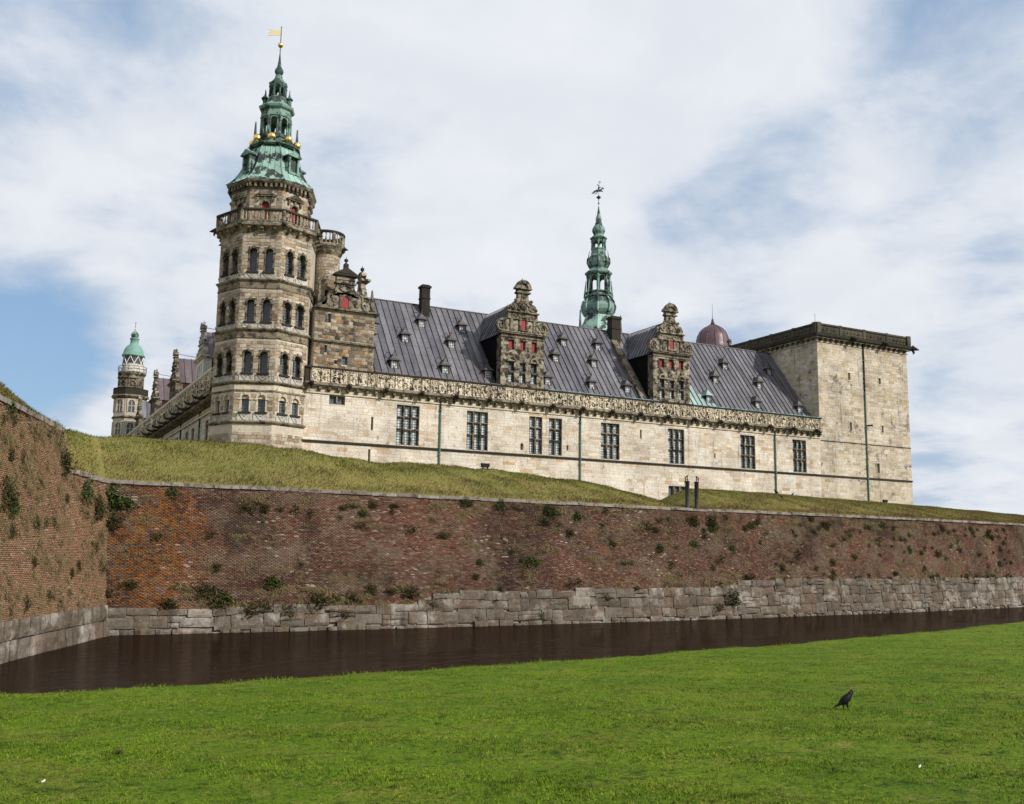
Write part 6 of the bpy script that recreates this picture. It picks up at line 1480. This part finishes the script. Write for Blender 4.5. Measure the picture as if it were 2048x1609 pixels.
def make_bird(P, length, heading, label, group=None, name='jackdaw', detail=True):
    """one continuous body: rings swept from tail to beak along a bent spine"""
    t = thing(name, label, 'bird', P, group)
    M0 = Matrix.Translation(P) @ Matrix.Rotation(heading, 4, 'Z') @ Matrix.Scale(length, 4); M = M0 @ Matrix.Translation((0, 0, -.075))
    spine = [(-.50, .15, .045, .010), (-.36, .235, .055, .016), (-.24, .31, .075, .04), (-.14, .36, .125, .12), (-.02, .44, .16, .165), (.10, .53, .155, .165), (.19, .63, .115, .125), (.25, .71, .083, .088), (.29, .775, .076, .075), (.33, .81, .07, .068), (.375, .815, .045, .045), (.40, .812, .022, .024), (.43, .808, .016, .017), (.475, .795, .003, .003)]
    m = MB(); rows = []; n = 12
    for i, (x, z, w, h) in enumerate(spine):
        a = spine[max(i-1, 0)]; b = spine[min(i+1, len(spine)-1)]; d = Vector((b[0]-a[0], 0, b[1]-a[1])).normalized(); up = Vector((-d.z, 0, d.x))
        rows.append([M @ (Vector((x, 0, z))+Vector((0, 1, 0))*w*math.cos(2*math.pi*k/n)+up*h*math.sin(2*math.pi*k/n)) for k in range(n)])
    m.grid(rows, True); m.face(rows[0][::-1])
    obj('body', m, 'feather_black', t, True)
    for s in (-1, 1):
        w = MB(); L = [(.14, .6, .115), (.17, .5, .135), (.1, .4, .14), (-.05, .31, .12), (-.22, .26, .085), (-.42, .2, .04), (-.44, .225, .03), (-.2, .36, .075), (0, .52, .115)]
        o = [M @ Vector((x, s*(y+.012), z)) for x, z, y in L]; i_ = [M @ Vector((x, s*(y-.02), z)) for x, z, y in L]
        c = M @ Vector((-.05, s*.158, .42))
        for k in range(len(o)): w.face((o[k], o[(k+1) % len(o)], c)); w.face((o[k], o[(k+1) % len(o)], i_[(k+1) % len(o)], i_[k]))
        obj('wing', w, 'feather_black', t)
        l = MB(); kx = -.03 if s > 0 else .09
        l.tube([M @ Vector((kx-.03, s*.06, .36)), M @ Vector((kx-.01, s*.06, .22)), M @ Vector((kx+.0, s*.065, .16)), M0 @ Vector((kx+(-.03 if s > 0 else .02), s*.065, .0))], [.055*length, .035*length, .018*length, .014*length], 6)
        for q in (-.5, 0, .5): l.tube([M0 @ Vector((kx, s*.065, .012)), M0 @ Vector((kx+.09*math.cos(q), s*.065+.09*math.sin(q), .005))], .01*length, 4)
        obj('leg', l, 'feather_black', t)
        if detail:
            e = MB(); e.ball(M @ Vector((.345, s*.058, .835)), .014*length, 8, 5); obj('eye', e, 'white_fleck', t)
            nm = MB(); nm.ball((0, 0, 0), 1, 8, 5); nm.v = [tuple(M @ Vector((.265+.05*x, s*.045+.036*y, .755+.06*z))) for x, y, z in nm.v]; obj('nape', nm, 'bird_nape', t, True)
Pb = ray_to(lambda x, y: float(lawn_z(np.array(x), np.array(y))), 1690, 1420)
make_bird(Pb, .40, R(-20), 'black jackdaw standing on the lawn at lower right facing right')
def crest_bird(x, dx, h, label, ln=.5):
    X = x; s = 7.4+dx; y0 = wall_base(X)+1.2; make_bird(Vector((X, y0+s, ramp_z(X, s))), ln, h, label, detail=False)
crest_bird(65.3, 0, R(150), 'dark bird on the rampart crest, larger of the pair below the keep window', .62)
crest_bird(67.6, 0, R(-30), 'dark bird on the rampart crest, right of the pair below the keep', .4)
crest_bird(63.2, -2.6, R(160), 'small dark bird lower on the rampart slope below the other two', .45)
for x, y, lb in ((86, 1570, 'white feather lying on the lawn at the lower left'), (1840, 1540, 'white feather on the lawn below the jackdaw at the right')):
    p = ray_to(lambda x, y: float(lawn_z(np.array(x), np.array(y))), x, y); m = MB()
    pts = [Vector((math.cos(a)*.015*(1+.3*math.cos(2*a)), math.sin(a)*.008, .045+.008*math.cos(a))) for a in np.linspace(0, 2*math.pi, 9)[:-1]]; m.face([p+q for q in pts]); m.face([p+q*.9+Vector((0, 0, -.012)) for q in pts][::-1]); m.grid([[p+q for q in pts], [p+q*.9+Vector((0, 0, -.012)) for q in pts]], True)
    tag(obj('feather', m, 'white_fleck'), lb, 'feather', 'feathers on the lawn')
p = ray_to(lambda x, y: float(lawn_z(np.array(x), np.array(y))), 241, 1508); m = MB()
for k in range(7): m.ball((p.x+rng.uniform(-.05, .05), p.y+rng.uniform(-.03, .03), p.z+.015+rng.uniform(0, .015)), rng.uniform(.015, .03), 7, 4)
tag(obj('soil_clod', m, 'soil'), 'dark clod of soil on the lawn at lower left', 'soil')
